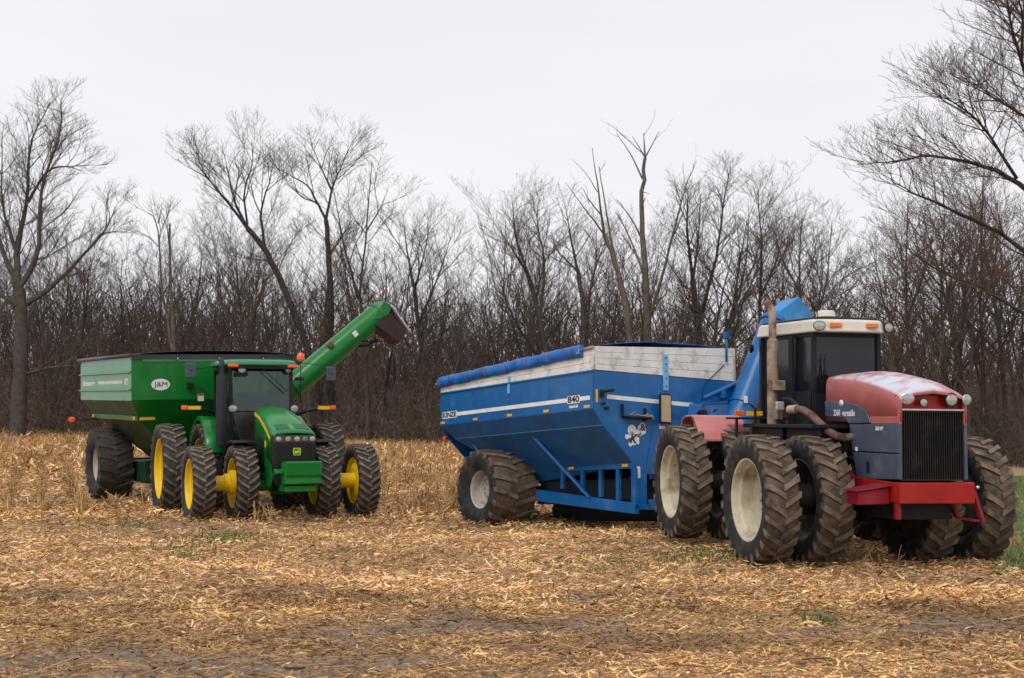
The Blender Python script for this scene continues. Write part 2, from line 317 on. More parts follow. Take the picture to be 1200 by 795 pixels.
# ================================================================ trees
def bark(name, c, var=.3):
    return mat(name, c, .92, var=var, vscale=3., bump=.5, bscale=18, spec=.15)
M_bark = bark('grey brown bark', (.075, .062, .055)); M_bark2 = bark('pale dead wood', (.125, .104, .088)); M_bark3 = bark('dark bark', (.05, .042, .038))
M_thk = mat('brush stems', (.125, .097, .080), .92, var=.2, vscale=2., spec=.1, attr=True); M_twig = mat('twigs', (.105, .083, .070), .9, var=.25, vscale=1.5, spec=.1); M_twig2 = mat('reddish twigs', (.13, .088, .070), .9, var=.25, vscale=1.5, spec=.1)
M_leaf = mat('withered oak leaf', (1, 1, 1), .85, var=.3, vscale=9, attr=True, spec=.2)
def tubes(br):
    """br: list of (pts (K,3), radii (K,), n). Batched by (K,n)."""
    by = {}
    for P, r, n in br: by.setdefault((len(P), n), []).append((P, r))
    Vs, Fs, off = [], [], 0
    for (K_, n), lst in by.items():
        P = np.array([a for a, _ in lst]); r = np.array([b_ for _, b_ in lst]); m = len(lst)
        T = np.gradient(P, axis=1); T /= np.linalg.norm(T, axis=2)[..., None] + 1e-9
        ref = np.array([.31, .17, .1])[None, None]; a = np.cross(T, np.broadcast_to(ref, T.shape)); a /= np.linalg.norm(a, axis=2)[..., None] + 1e-9; b_ = np.cross(T, a)
        an = np.arange(n) * 2 * np.pi / n
        ring = P[:, :, None] + (a[:, :, None] * np.cos(an)[None, None, :, None] + b_[:, :, None] * np.sin(an)[None, None, :, None]) * r[:, :, None, None]
        V = ring.reshape(-1, 3)
        i, j = np.meshgrid(np.arange(K_ - 1), np.arange(n), indexing='ij'); j2 = (j + 1) % n
        q = np.stack([i * n + j, i * n + j2, (i + 1) * n + j2, (i + 1) * n + j], -1).reshape(1, -1, 4)
        Fs.append(((np.arange(m) * K_ * n)[:, None, None] + q).reshape(-1, 4) + off); Vs.append(V); off += len(V)
    return np.concatenate(Vs), np.concatenate(Fs)
def branch(g, p, d, Ln, r0, r1, K_, wob, up):
    P = [np.array(p, float)]; d = np.array(d, float); s = Ln / (K_ - 1)
    for _ in range(K_ - 1):
        d = d + g.normal(0, wob, 3) + np.array([0, 0, up]); d /= np.linalg.norm(d); P.append(P[-1] + d * s)
    return np.array(P), np.linspace(r0, r1, K_)
def at_t(P, r, t):
    x = t * (len(P) - 1); i = min(int(x), len(P) - 2); f = x - i
    d = P[i + 1] - P[i]; return P[i] * (1 - f) + P[i + 1] * f, d / (np.linalg.norm(d) + 1e-9), r[i] * (1 - f) + r[i + 1] * f
def spawn(g, out, P, r, Lp, level, cfg, t0=.25):
    lv = cfg['lv']
    if level >= len(lv): return
    c = lv[level]; n = max(1, int(c['n'] * (.75 + .5 * g.random()) * cfg.get('mul', 1)))
    if 'per' in c: n = max(1, int(c['per'] * Lp * (cfg.get('mul', 1) if level == 0 else 1) * (.8 + .4 * g.random()) + .5))
    ph = g.random() * 6.28
    for k in range(n):
        t = t0 + (1 - t0) * ((k + g.random()) / n) ** .9; t = min(t, .985)
        q, d, rr = at_t(P, r, t); ph += 2.4 + g.normal(0, .4)
        a = np.cross(d, [.1, .2, 1.] if abs(d[2]) < .9 else [1., .2, 0]); a /= np.linalg.norm(a); b_ = np.cross(d, a)
        ang = c['ang'] * (.7 + .6 * g.random()); side = a * math.cos(ph) + b_ * math.sin(ph)
        if side[2] < -.3: side[2] *= -.4; side /= np.linalg.norm(side)
        nd = d * math.cos(ang) + side * math.sin(ang)
        Ln = (c['abs'] * (.5 + .9 * g.random()) * (1.2 - .92 * t)) if 'abs' in c else Lp * c['len'] * (.55 + .7 * g.random()) * (1.15 - .6 * t)
        Ln = min(max(Ln, c.get('min', .25)), c.get('max', 99)); r0 = min(rr * .72, c['r'] * (.7 + .6 * g.random()))
        B, rb = branch(g, q, nd, Ln, r0, max(r0 * .35, .006), c['K'], c['wob'], c['up'])
        out.append((B, rb, c['s'])); spawn(g, out, B, rb, Ln, level + 1, cfg, .18)
LV = [dict(n=9, len=.50, ang=.75, r=.085, K=7, wob=.10, up=.07, s=5), dict(n=8, len=.50, ang=.70, r=.035, K=5, wob=.13, up=.05, s=4),
      dict(n=6, len=.50, ang=.65, r=.016, K=4, wob=.13, up=.05, s=3, max=2.2), dict(n=4, len=.55, ang=.6, r=.009, K=3, wob=.12, up=.03, s=3, max=1.1)]
def lv(n=(9, 8, 6, 4), ang=None, ln=None, up=None):
    o_ = [dict(x) for x in LV]
    for i, x in enumerate(o_):
        x['n'] = n[i]
        if ang: x['ang'] = ang[i]
        if ln: x['len'] = ln[i]
        if up is not None: x['up'] = up[i]
    return o_
def mk(name, br, m): 
    V, F_ = tubes(br); return npmesh(name, V, F_, m, None, True)
def tree_obj(name, trunk_me, crown_me, loc, rz, s, label, cat='tree', group=None):
    r_ = empty(name, loc, (0, 0, rz)); r_.scale = (s[0], s[0], s[1]); tag(r_, label, cat, group)
    a = link(bpy.data.objects.new('trunk', trunk_me), r_)
    if crown_me: link(bpy.data.objects.new('crown', crown_me), r_)
    return r_
def gz(x, y): return float(terr(np.array(float(x)), np.array(float(y))))
def generic(seed, H_, stems=1, r=.17, spread=.1, n=(9, 8, 6, 4), ang=None, mt=None, mc=None, start=.3):
    g = np.random.default_rng(seed); tr, cr = [], []
    for k in range(stems):
        az = g.random() * 6.28; ln = spread * (.4 + g.random()) if stems > 1 or g.random() < .5 else .03
        P, rr = branch(g, (.35 * math.cos(az) * (stems > 1), .35 * math.sin(az) * (stems > 1), -.15), (math.cos(az) * ln, math.sin(az) * ln, 1), H_ * (.85 + .2 * g.random()), r * (1 if stems == 1 else .7), .02, 10, .045, .02)
        tr.append((P, rr, 7)); spawn(g, cr, P, rr, H_, 0, dict(lv=lv(n, ang)), start)
    return mk('trunk', tr, mt or M_bark), mk('crown', cr, mc or M_twig)
protos = [generic(100, 15, 1, .19, .1, (13, 7, 5, 4)), generic(101, 13, 2, .17, .25, (9, 6, 5, 4)), generic(102, 17, 1, .22, .1, (14, 8, 5, 3)), generic(103, 11, 3, .14, .35, (7, 6, 5, 3), mc=M_twig2),
          generic(104, 14, 1, .15, .15, (10, 6, 5, 4), (.5, .5, .6, .6)), generic(105, 16, 2, .20, .2, (11, 7, 5, 3), (.55, .6, .6, .6)), generic(106, 9, 4, .10, .5, (6, 5, 5, 3), mc=M_twig2), generic(107, 12, 1, .13, .2, (10, 7, 5, 3), (1., .8, .6, .6), mt=M_bark3)]
def wood_edge(X): return 83 - .88 * np.clip(np.asarray(X, float) - 4, 0, 26)
LBL = {0: 'slim bare tree standing in the dense wood behind the tractors', 1: 'small bushy bare tree filling the wood edge behind the machines'}
g = np.random.default_rng(55); cnt = 0
rows = [(1.5, 2.1, .0), (6, 2.3, 0), (12, 2.6, 0), (20, 3.1, .0), (30, 3.6, 0)]
for ri, (dy, step, _) in enumerate(rows):
    x = -52.0
    while x < 50:
        xx = x + g.normal(0, .6); yy = float(wood_edge(xx)) + dy + g.normal(0, 1.4)
        if abs(xx) < yy * .42 + 7:
            k = int(g.integers(0, 8)); small = k in (3, 6)
            s = .80 + .32 * g.random()
            px = 600 + xx / yy * 1500
            # skyline of the photo: lower between the big crowns
            tgt = np.interp(px, [0, 130, 230, 300, 420, 470, 560, 600, 700, 760, 830, 900, 1000, 1100, 1200], [265, 290, 300, 265, 262, 300, 345, 262, 250, 290, 240, 250, 265, 225, 220])
            Hmax = CAM_H + (516 - tgt) * yy / 1500 - gz(xx, yy)
            hh = [15, 13, 17, 11, 14, 16, 9, 12][k]
            s = min(s, .93 * Hmax * (.82 + .25 * g.random()) / (hh * (1.0 if not small else 1.5)))
            s = max(s, .34)
            if cnt < 290:
                tree_obj('bare_bush_tree' if small else 'bare_tree', *protos[k], (xx, yy, gz(xx, yy)), g.random() * 6.28, (s * (.8 + .3 * g.random()), s), LBL[1 if small else 0], 'tree', 'small bushy trees of the bare wood' if small else 'slim trees of the bare wood'); cnt += 1
        x += step * (.75 + .5 * g.random())

# hero trees traced from the photo's outlines, each at its own distance -----------------
def hero(name, label, Y, limbs, seed, cfg, mt=None, mc=None, lean=1.5, subs=None, rscale=1.):
    """limbs: (pixel polyline, r0, r1, density). Depth of each limb wanders so the tree is round."""
    g = np.random.default_rng(seed); b0 = limbs[0][0][0]; base = unproj(b0[0], b0[1], Y); bz = gz(base.x, Y)
    root = empty(name, (base.x, Y, bz)); tag(root, label, 'tree')
    tr, cr = [], []; starts = {}
    for li, (pl, r0, r1, dens) in enumerate(limbs):
        key = pl[0]; off0 = starts.get(key, 0.0); sg = g.normal(0, lean) if li else 0.0
        pts = []; tot = 0
        for i, (px, py) in enumerate(pl):
            f = i / (len(pl) - 1); dy = off0 + sg * f + (g.normal(0, .15) if i and li else 0)
            w = unproj(px, py, Y); w = np.array([w.x, Y + dy, w.z]) - np.array([base.x, Y, bz]); w[0] *= 1.0
            if li == 0 and i == 0: w[2] = -.2
            pts.append(w); starts[(px, py)] = dy
        P = np.array(pts); K_ = max(6, len(P) * 3)
        # smooth resample with wobble
        tt = np.linspace(0, 1, len(P)); t2 = np.linspace(0, 1, K_); Q = np.stack([np.interp(t2, tt, P[:, c]) for c in range(3)], 1)
        for _ in range(2): Q[1:-1] = (Q[:-2] + Q[1:-1] * 2 + Q[2:]) / 4
        Ln = np.linalg.norm(np.diff(Q, axis=0), axis=1).sum(); Q[1:-1] += g.normal(0, min(Ln * .003, .03), (K_ - 2, 3))
        rr = (r1 + (r0 - r1) * (1 - t2) ** 1.25) * rscale * .85; tr.append((Q, rr, 8 if r0 > .12 else 6))
        if dens > 0: spawn(g, cr, Q, rr, Ln, 0, dict(lv=cfg, mul=dens), .10)
    link(bpy.data.objects.new('trunk', mk('trunk', tr, mt or M_bark)), root)
    if cr: link(bpy.data.objects.new('crown', mk('crown', cr, mc or M_twig)), root)
    return root
def ab(o_, A, RR_, S=(.10, .12, .13, .12)):
    for x, a, r_, w_, p_ in zip(o_, A, RR_, S, (2.0, 2.4, 3.0, 3.2)): x['abs'] = a; x['up'] = .02; x['per'] = p_; x['r'] = r_; x['wob'] = w_; x.pop('max', None)
    return o_
CF = lv((9, 6, 5, 4), (.65, .6, .6, .6), (.36, .5, .5, .55))
CR = lv((12, 7, 5, 4), (.8, .65, .6, .6), (.34, .5, .5, .55), (.03, .04, .04, .03))
CF = ab(CF, (3.6, 2.1, 1.2, .65), (.040, .018, .010, .0065))
hero('broad_oak_tree', 'tall broad bare tree at the far left with a limb curving right', 80, [
    ([(20, 508), (24, 440), (26, 360), (22, 338)], .62, .40, 0.00), ([(22, 338), (12, 290), (18, 230), (12, 160), (30, 100)], .30, .03, 0.86), ([(22, 338), (45, 300), (40, 220), (62, 150), (60, 110)], .24, .03, 0.79),
    ([(26, 360), (60, 335), (95, 300), (122, 265), (130, 240)], .24, .03, 0.72), ([(22, 338), (0, 300), (-20, 240), (-40, 180)], .24, .03, 0.79), ([(12, 290), (-8, 240), (-5, 150)], .16, .02, 0.72),
    ([(24, 440), (70, 430), (120, 428)], .12, .02, 0.58), ([(26, 360), (-10, 340), (-60, 300)], .2, .02, 0.65), ([(18, 230), (45, 190), (75, 190), (95, 200)], .12, .015, 0.72)], 201, CF, lean=3)
hero('leaning_tree', 'bare tree leaning left above the green tractor with a round crown', 86, [
    ([(375, 512), (370, 440), (350, 380), (330, 330), (310, 290), (290, 268)], .36, .22, 0.00), ([(290, 268), (275, 240), (268, 210), (262, 180)], .15, .02, 0.70), ([(290, 268), (262, 230), (240, 205), (228, 190)], .14, .02, 0.70),
    ([(310, 290), (306, 250), (320, 215), (325, 195)], .13, .02, 0.63), ([(290, 268), (285, 225), (300, 190), (296, 170)], .10, .02, 0.63), ([(330, 330), (310, 300), (270, 292)], .09, .02, 0.49)], 202, CF, mt=M_bark3, lean=2)
hero('forked_tree', 'tall bare tree forking into two crowns behind the green auger', 88, [
    ([(392, 510), (385, 430), (388, 360), (386, 300), (382, 258)], .34, .20, 0.15), ([(382, 258), (370, 236), (360, 215), (335, 200), (318, 190)], .13, .02, 0.68), ([(382, 258), (388, 222), (398, 195), (412, 165)], .13, .02, 0.75),
    ([(388, 222), (376, 195), (366, 170)], .09, .015, 0.68), ([(370, 236), (350, 232), (345, 200)], .07, .015, 0.60), ([(386, 300), (400, 280), (415, 262)], .08, .015, 0.45)], 203, CF, mt=M_bark3, lean=2)
hero('slender_tree', 'slender bare pole tree right of the forked tree with upright shoots', 84, [
    ([(432, 505), (428, 420), (420, 350), (430, 270), (436, 190)], .22, .03, .35), ([(420, 350), (405, 290), (396, 225)], .12, .02, .4), ([(430, 270), (446, 240), (452, 215)], .08, .015, .4), ([(428, 420), (455, 360), (452, 300)], .1, .02, .4)], 204, CF, lean=1.5)
hero('broken_snag', 'thin dead snag with a broken top left of the green cart', 82, [
    ([(202, 500), (205, 420), (200, 340), (199, 262)], .20, .07, .12), ([(205, 420), (188, 340), (186, 262), (175, 250)], .14, .02, .3), ([(186, 262), (192, 245)], .06, .02, 0)], 205, CF, mt=M_bark2, lean=1.)
hero('clustered_tree', 'loose bare tree with fanning stems between the two tractors', 86, [
    ([(500, 508), (498, 440), (490, 380), (486, 340)], .26, .16, .3), ([(486, 340), (478, 300), (474, 255)], .12, .02, .6), ([(490, 380), (515, 330), (530, 285)], .13, .02, .7), ([(486, 340), (498, 300), (505, 270)], .1, .02, .6), ([(498, 440), (470, 390), (462, 330)], .1, .02, .6)], 206, CF, lean=2)
CF7 = ab([dict(x) for x in CF], (2.6, 1.7, 1.0, .6), (.036, .017, .010, .0065))
hero('round_crowned_tree', 'bare tree with a dense rounded crown above the blue cart tarp', 84, [
    ([(648, 505), (645, 440), (632, 370), (618, 320)], .30, .16, .4), ([(618, 320), (604, 280), (600, 240)], .13, .02, 1.1), ([(632, 370), (640, 310), (628, 260), (632, 232)], .14, .02, 1.1), ([(645, 440), (600, 380), (580, 320)], .12, .02, 1.1), ([(618, 320), (585, 280)], .1, .02, 1.)], 207, CF7, lean=2.5)
hero('brown_crowned_tree', 'bushy bare tree with brownish crown left of the dead tall tree', 82, [
    ([(680, 505), (682, 430), (684, 370), (678, 320)], .30, .17, .5), ([(678, 320), (668, 280), (662, 245)], .13, .02, 1.2), ([(684, 370), (700, 310), (702, 260)], .14, .02, 1.2), ([(682, 430), (712, 380), (718, 330)], .12, .02, 1.1), ([(678, 320), (650, 285)], .1, .02, 1.)], 208, CF7, mc=M_twig2, lean=2.5)
DC = lv((4, 3, 2, 1), (.5, .5, .5, .5), (.22, .4, .5, .5))
DC = ab([dict(x) for x in CF], (2.4, 1.2, .7, .35), (.05, .026, .014, .010))
for x_, p_ in zip(DC, (.9, 1.2, 1.2, .8)): x_['per'] = p_; x_['up'] = .06
hero('tall_dead_tree', 'tallest dead tree with upright bare forks behind the blue cart', 81, [
    ([(757, 505), (762, 440), (758, 380), (757, 330), (752, 270), (753, 210), (756, 185)], .42, .12, .15), ([(756, 185), (757, 150)], .09, .03, .3), ([(756, 185), (742, 158)], .06, .02, .2), ([(756, 185), (772, 155)], .06, .02, .2),
    ([(753, 210), (740, 182), (722, 158)], .07, .02, .4), ([(752, 280), (740, 255), (722, 235)], .08, .02, .3), ([(757, 330), (745, 285), (727, 240)], .13, .03, .3), ([(757, 390), (785, 290), (796, 235), (812, 195)], .14, .02, .8), ([(753, 225), (768, 215)], .04, .015, 0)], 209, DC, mt=M_bark2, mc=M_twig, lean=2)
hero('twin_stemmed_dead_tree', 'leaning twin stemmed dead tree left of the tallest dead tree', 80, [
    ([(748, 505), (742, 430), (735, 360), (722, 310), (708, 275)], .32, .16, .1), ([(708, 275), (700, 230), (692, 180)], .11, .02, .3), ([(722, 310), (712, 250), (704, 190)], .11, .03, .1), ([(708, 275), (685, 245), (662, 218)], .08, .015, .2), ([(700, 225), (688, 200), (672, 182)], .04, .01, 0)], 210, DC, mt=M_bark2, mc=M_twig, lean=1.5)
hero('wide_crowned_tree', 'wide bare tree behind the auger of the blue cart', 84, [
    ([(822, 508), (822, 440), (818, 380), (812, 330)], .36, .22, .4), ([(812, 330), (800, 270), (798, 240)], .15, .02, 1.2), ([(818, 380), (838, 310), (845, 240), (850, 208)], .17, .02, 1.2), ([(822, 440), (862, 370), (880, 300), (885, 245)], .15, .02, 1.1), ([(812, 330), (820, 280), (824, 225)], .13, .02, 1.2), ([(818, 380), (790, 330)], .12, .02, .9)], 211, CF7, mt=M_bark3, lean=3)
hero('straight_tree', 'straight slim bare tree behind the exhaust of the red tractor', 80, [
    ([(893, 505), (893, 420), (890, 350), (893, 290), (888, 225)], .24, .03, .9), ([(890, 350), (915, 300), (925, 262)], .1, .02, .9)], 212, CF, mt=M_bark3, lean=2)
hero('upright_tree', 'upright bare tree rising above the cab roof of the red tractor', 74, [
    ([(945, 505), (942, 420), (936, 340), (940, 255)], .22, .03, .8), ([(942, 420), (968, 340), (974, 262)], .12, .02, .8), ([(936, 340), (922, 300), (918, 262)], .08, .02, .8)], 213, CF, lean=2)
for i, (bx, ty, sd_, lb) in enumerate([(1062, 235, 214, 'reddish bare tree directly right of the red tractor hood'), (1105, 250, 215, 'slim reddish bare tree under the long overhanging boughs'), (1150, 235, 216, 'reddish bare tree above the right rear wheels of the red tractor')]):
    hero('reddish_tree', lb, 68, [([(bx, 530), (bx + 3, 440), (bx - 2, 350), (bx + 2, ty)], .2, .03, .6), ([(bx + 3, 440), (bx - 22, 350), (bx - 26, ty + 40)], .1, .02, .6), ([(bx - 2, 380), (bx + 20, 310), (bx + 22, ty + 30)], .1, .02, .6)], sd_, CF, mc=M_twig2, lean=2)
CR2 = lv((14, 7, 5, 4), (.85, .7, .65, .6), (.26, .46, .5, .55), (.04, .05, .05, .03))
CR2 = ab(CR2, (3.0, 2.0, 1.2, .6), (.035, .016, .009, .006))
hero('overhanging_tree', 'big near bare tree at the right edge with boughs arching left', 56, [
    ([(1262, 575), (1255, 480), (1248, 400), (1235, 330), (1228, 250)], .55, .32, 0.00),
    ([(1228, 250), (1200, 205), (1160, 178), (1110, 166), (1070, 172), (1035, 168)], .17, .02, 1.50), ([(1235, 330), (1190, 290), (1130, 262), (1080, 248), (1040, 236), (1020, 226)], .14, .02, 1.35),
    ([(1228, 250), (1205, 150), (1170, 90), (1145, 50), (1130, 20)], .16, .02, 1.50), ([(1200, 205), (1155, 150), (1110, 132), (1065, 122)], .10, .015, 1.50), ([(1248, 400), (1200, 365), (1150, 335), (1100, 320), (1060, 285)], .14, .02, 1.20),
    ([(1228, 250), (1240, 150), (1225, 60), (1190, -20)], .24, .03, 1.50), ([(1205, 150), (1165, 120), (1120, 95)], .1, .015, 1.50), ([(1235, 330), (1275, 250), (1300, 150)], .24, .03, 1.20), ([(1170, 90), (1170, 40), (1140, -10)], .1, .015, 1.50), ([(1240, 150), (1200, 60), (1175, 20)], .12, .015, 1.50)], 217, CR2, mt=M_bark3, mc=M_twig2, lean=2.5)

def thk_col(V):
    a = fnoise(V[:, 0], V[:, 1] * 2, 2.6, 71)[:, None]; b_ = vnoise(V[:, 0] * 7, V[:, 1] * 7, 1., 72)[:, None]
    a = np.clip((a - .5) * 2.2 + .5, 0, 1)
    return (np.array([.085, .062, .050]) * (1 - a) + np.array([.175, .135, .110]) * a) * (.65 + .75 * b_)
# thicket: thin shoots and brush along the wood's foot, deep enough to close the view
g = np.random.default_rng(91); br = []
for i in range(9000):
    dep = g.random() ** 1.3 * 34; x = (g.random() * 2 - 1) * 52; y = float(wood_edge(x)) - 1 + dep
    if abs(x) > y * .42 + 8: continue
    h = (1.2 + 3.6 * g.random() ** 1.2) * (1 + dep * .025); z = gz(x, y); r0 = .012 + .02 * g.random() + dep * .0009
    P, rr = branch(g, (x, y, z - .1), (g.normal(0, .55), g.normal(0, .4), 1), h, r0, .007, 6, .24, .02); br.append((P, rr, 3))
    for k in range(6):
        q, d, r_ = at_t(P, rr, .1 + .85 * g.random()); B, rb = branch(g, q, d + g.normal(0, .95, 3), h * (.25 + .35 * g.random()), r_ * .65, .005, 4, .25, .02); br.append((B, rb, 3))
V, F = tubes(br)
o = link(bpy.data.objects.new('thicket', npmesh('thicket', V, F, M_thk, thk_col(V), False))); tag(o, 'brown thicket of shoots and brush along the foot of the wood', 'thicket', kind='stuff')
br = []
for i in range(3800):
    x = (g.random() * 2 - 1) * 66; y = 112 + g.random() * 34; h = 6 + 8.5 * g.random(); z = gz(x, y)
    P, rr = branch(g, (x, y, z - .1), (g.normal(0, .2), g.normal(0, .12), 1), h, .05 + .08 * g.random(), .02, 6, .10, .03); br.append((P, rr, 3))
    for k in range(9):
        q, d, r_ = at_t(P, rr, .15 + .8 * g.random()); B, rb = branch(g, q, d + g.normal(0, .8, 3), h * (.15 + .25 * g.random()), r_ * .6, .012, 4, .15, .05); br.append((B, rb, 3))
V, F = tubes(br)
o = link(bpy.data.objects.new('far_wood', npmesh('far_wood', V, F, M_thk, thk_col(V) * .95, False))); tag(o, 'far depth of the bare wood reading as one brown mass', 'wood', kind='stuff')
# withered leaves that hang on in brush and low crowns
n = 26000; x = (g.random(n) * 2 - 1) * 50; y = wood_edge(x) - 1 + 12 * g.random(n) ** 1.5; cl = fnoise(x, y, 5., 61)
z = terr(x, y) + .3 + 5 * g.random(n) ** 2.2; k = cl + g.normal(0, .05, n) > .50; x, y, z = x[k], y[k], z[k]; n = len(x)
a = g.normal(0, 1, (n, 3)); a /= np.linalg.norm(a, axis=1)[:, None]; b_ = np.cross(a, g.normal(0, 1, (n, 3))); b_ /= np.linalg.norm(b_, axis=1)[:, None]
s = (.04 + .05 * g.random(n))[:, None]; c = np.stack([x, y, z], 1)
V = np.stack([c - a * s, c + b_ * s * .6, c + a * s, c - b_ * s * .6], 1).reshape(-1, 3); F = np.arange(n * 4).reshape(-1, 4)
C = np.array([(.20, .09, .045), (.16, .09, .05), (.25, .13, .07), (.12, .08, .05)])[g.integers(0, 4, n)] * (.6 + .6 * g.random(n))[:, None]
o = link(bpy.data.objects.new('withered_leaves', npmesh('withered_leaves', V, F, M_leaf, np.repeat(C, 4, 0)))); tag(o, 'rusty withered leaves still hanging in the brush of the wood edge', 'leaves', kind='stuff')
# ================================================================ machine building kit
class MB:
    def __init__(s): s.v, s.f, s.m, s.sm = [], [], [], []
    def add(s, vs, fs, m=0, smooth=False):
        o_ = len(s.v); s.v += [tuple(v) for v in vs]
        for f in fs: s.f.append(tuple(i + o_ for i in f)); s.m.append(m); s.sm.append(smooth)
        return s
    def hexa(s, p, m=0):   # p: 8 points, bottom ring 0-3, top ring 4-7
        return s.add(p, [(3, 2, 1, 0), (4, 5, 6, 7), (0, 1, 5, 4), (1, 2, 6, 5), (2, 3, 7, 6), (3, 0, 4, 7)], m)
    def box(s, a, b, m=0):
        (x0, y0, z0), (x1, y1, z1) = a, b
        return s.hexa([(x0, y0, z0), (x1, y0, z0), (x1, y1, z0), (x0, y1, z0), (x0, y0, z1), (x1, y0, z1), (x1, y1, z1), (x0, y1, z1)], m)
    def cbox(s, c, d, m=0): return s.box([c[i] - d[i] / 2 for i in range(3)], [c[i] + d[i] / 2 for i in range(3)], m)
    def prism(s, poly, ax, a, b, m=0):
        """poly in the plane of the two other axes (order x,y,z without ax)"""
        def P(p, t):
            q = list(p); q.insert('xyz'.index(ax), t); return q
        n = len(poly); vs = [P(p, a) for p in poly] + [P(p, b) for p in poly]
        return s.add(vs, [tuple(range(n))[::-1], tuple(range(n, 2 * n))] + [(i, (i + 1) % n, n + (i + 1) % n, n + i) for i in range(n)], m)
    def plate(s, pts, t, m=0):
        """planar polygon given in 3-D, thickened by t along its normal"""
        P = [Vector(p) for p in pts]; nrm = Vector((0, 0, 0))
        for i in range(len(P)): nrm += (P[i] - P[0]).cross(P[(i + 1) % len(P)] - P[0])
        nrm.normalize(); n = len(P)
        return s.add(P + [p + nrm * t for p in P], [tuple(range(n))[::-1], tuple(range(n, 2 * n))] + [(i, (i + 1) % n, n + (i + 1) % n, n + i) for i in range(n)], m)
    def bar(s, a, b, w, h, m=0, up=(0, 0, 1)):
        a, b = Vector(a), Vector(b); d = (b - a).normalized(); u = Vector(up)
        if abs(d.dot(u)) > .98: u = Vector((1, 0, 0))
        r = d.cross(u).normalized() * w / 2; u = r.cross(d).normalized() * h / 2
        return s.hexa([a - r - u, b - r - u, b + r - u, a + r - u, a - r + u, b - r + u, b + r + u, a + r + u], m)
    def tube(s, path, r, n=12, m=0, cap=True, smooth=True):
        P = [Vector(p) for p in path]; rr = r if isinstance(r, (list, tuple)) else [r] * len(P)
        vs, fs = [], []; a = None
        for i, p in enumerate(P):
            d = (P[min(i + 1, len(P) - 1)] - P[max(i - 1, 0)]).normalized()
            if a is None: a = d.orthogonal().normalized()
            a = (a - d * a.dot(d)).normalized(); b = d.cross(a)
            for k in range(n):
                t = 2 * math.pi * k / n; vs.append(p + (a * math.cos(t) + b * math.sin(t)) * rr[i])
        for i in range(len(P) - 1):
            for k in range(n): fs.append((i * n + k, i * n + (k + 1) % n, (i + 1) * n + (k + 1) % n, (i + 1) * n + k))
        s.add(vs, fs, m, smooth)
        if cap: s.add(vs[:n], [tuple(range(n))[::-1]], m); s.add(vs[-n:], [tuple(range(n))], m)
        return s
    def lathe(s, prof, c=(0, 0, 0), ax='y', n=32, m=0, smooth=True):
        """prof: (radius, position along axis)"""
        vs, fs = [], []
        for r, y in prof:
            for k in range(n):
                t = 2 * math.pi * k / n; a, b = r * math.sin(t), r * math.cos(t)
                q = dict(x=(y, a, b), y=(a, y, b), z=(a, b, y))[ax]; vs.append([q[i] + c[i] for i in range(3)])
        for i in range(len(prof) - 1):
            for k in range(n): fs.append((i * n + k, i * n + (k + 1) % n, (i + 1) * n + (k + 1) % n, (i + 1) * n + k))
        return s.add(vs, fs, m, smooth)
    def loft(s, rings, m=0, smooth=False, closed=True, caps=True):
        n = len(rings[0]); vs = [p for r in rings for p in r]; fs = []
        for i in range(len(rings) - 1):
            for k in range(n if closed else n - 1): fs.append((i * n + k, i * n + (k + 1) % n, (i + 1) * n + (k + 1) % n, (i + 1) * n + k))
        s.add(vs, fs, m, smooth)
        if caps and closed: s.add(rings[0], [tuple(range(n))[::-1]], m); s.add(rings[-1], [tuple(range(n))], m)
        return s
    def mesh(s, name, mats, sharp=None):
        me = bpy.data.meshes.new(name); me.from_pydata(s.v, [], s.f)
        for mt in (mats if isinstance(mats, (list, tuple)) else [mats]): me.materials.append(mt)
        me.polygons.foreach_set('material_index', s.m); me.polygons.foreach_set('use_smooth', s.sm); me.update()
        bm = bmesh.new(); bm.from_mesh(me); bmesh.ops.remove_doubles(bm, verts=bm.verts, dist=1e-5); bmesh.ops.recalc_face_normals(bm, faces=bm.faces); bm.to_mesh(me); bm.free()
        if sharp is not None:
            me.polygons.foreach_set('use_smooth', [True] * len(me.polygons)); me.set_sharp_from_angle(angle=R(sharp))
        return me
    def build(s, name, mats, parent=None, loc=(0, 0, 0), rot=None, bevel=0, sharp=None, seg=2, label=None):
        o_ = bpy.data.objects.new(name, s.mesh(name, mats, sharp)); o_.location = loc
        if rot is not None: o_.rotation_euler = rot
        link(o_, parent)
        if bevel:
            b = o_.modifiers.new('bevel', 'BEVEL'); b.width = bevel; b.segments = seg; b.limit_method = 'ANGLE'; b.angle_limit = R(35)
        if label: o_['label'] = label
        return o_
def vehicle(name, loc, ang, label, cat):
    yaw, pi_, ro = [R(a) for a in ang]
    f = Vector((math.sin(yaw), -math.cos(yaw), 0)); l = Vector((math.cos(yaw), math.sin(yaw), 0)); u = Vector((0, 0, 1))
    f2 = f * math.cos(pi_) + u * math.sin(pi_); u2 = -f * math.sin(pi_) + u * math.cos(pi_)
    l2 = l * math.cos(ro) + u2 * math.sin(ro); u3 = -l * math.sin(ro) + u2 * math.cos(ro)
    M = Matrix((f2, l2, u3)).transposed().to_4x4(); M.translation = Vector(loc)
    e = empty(name); e.matrix_world = M; tag(e, label, cat); return e
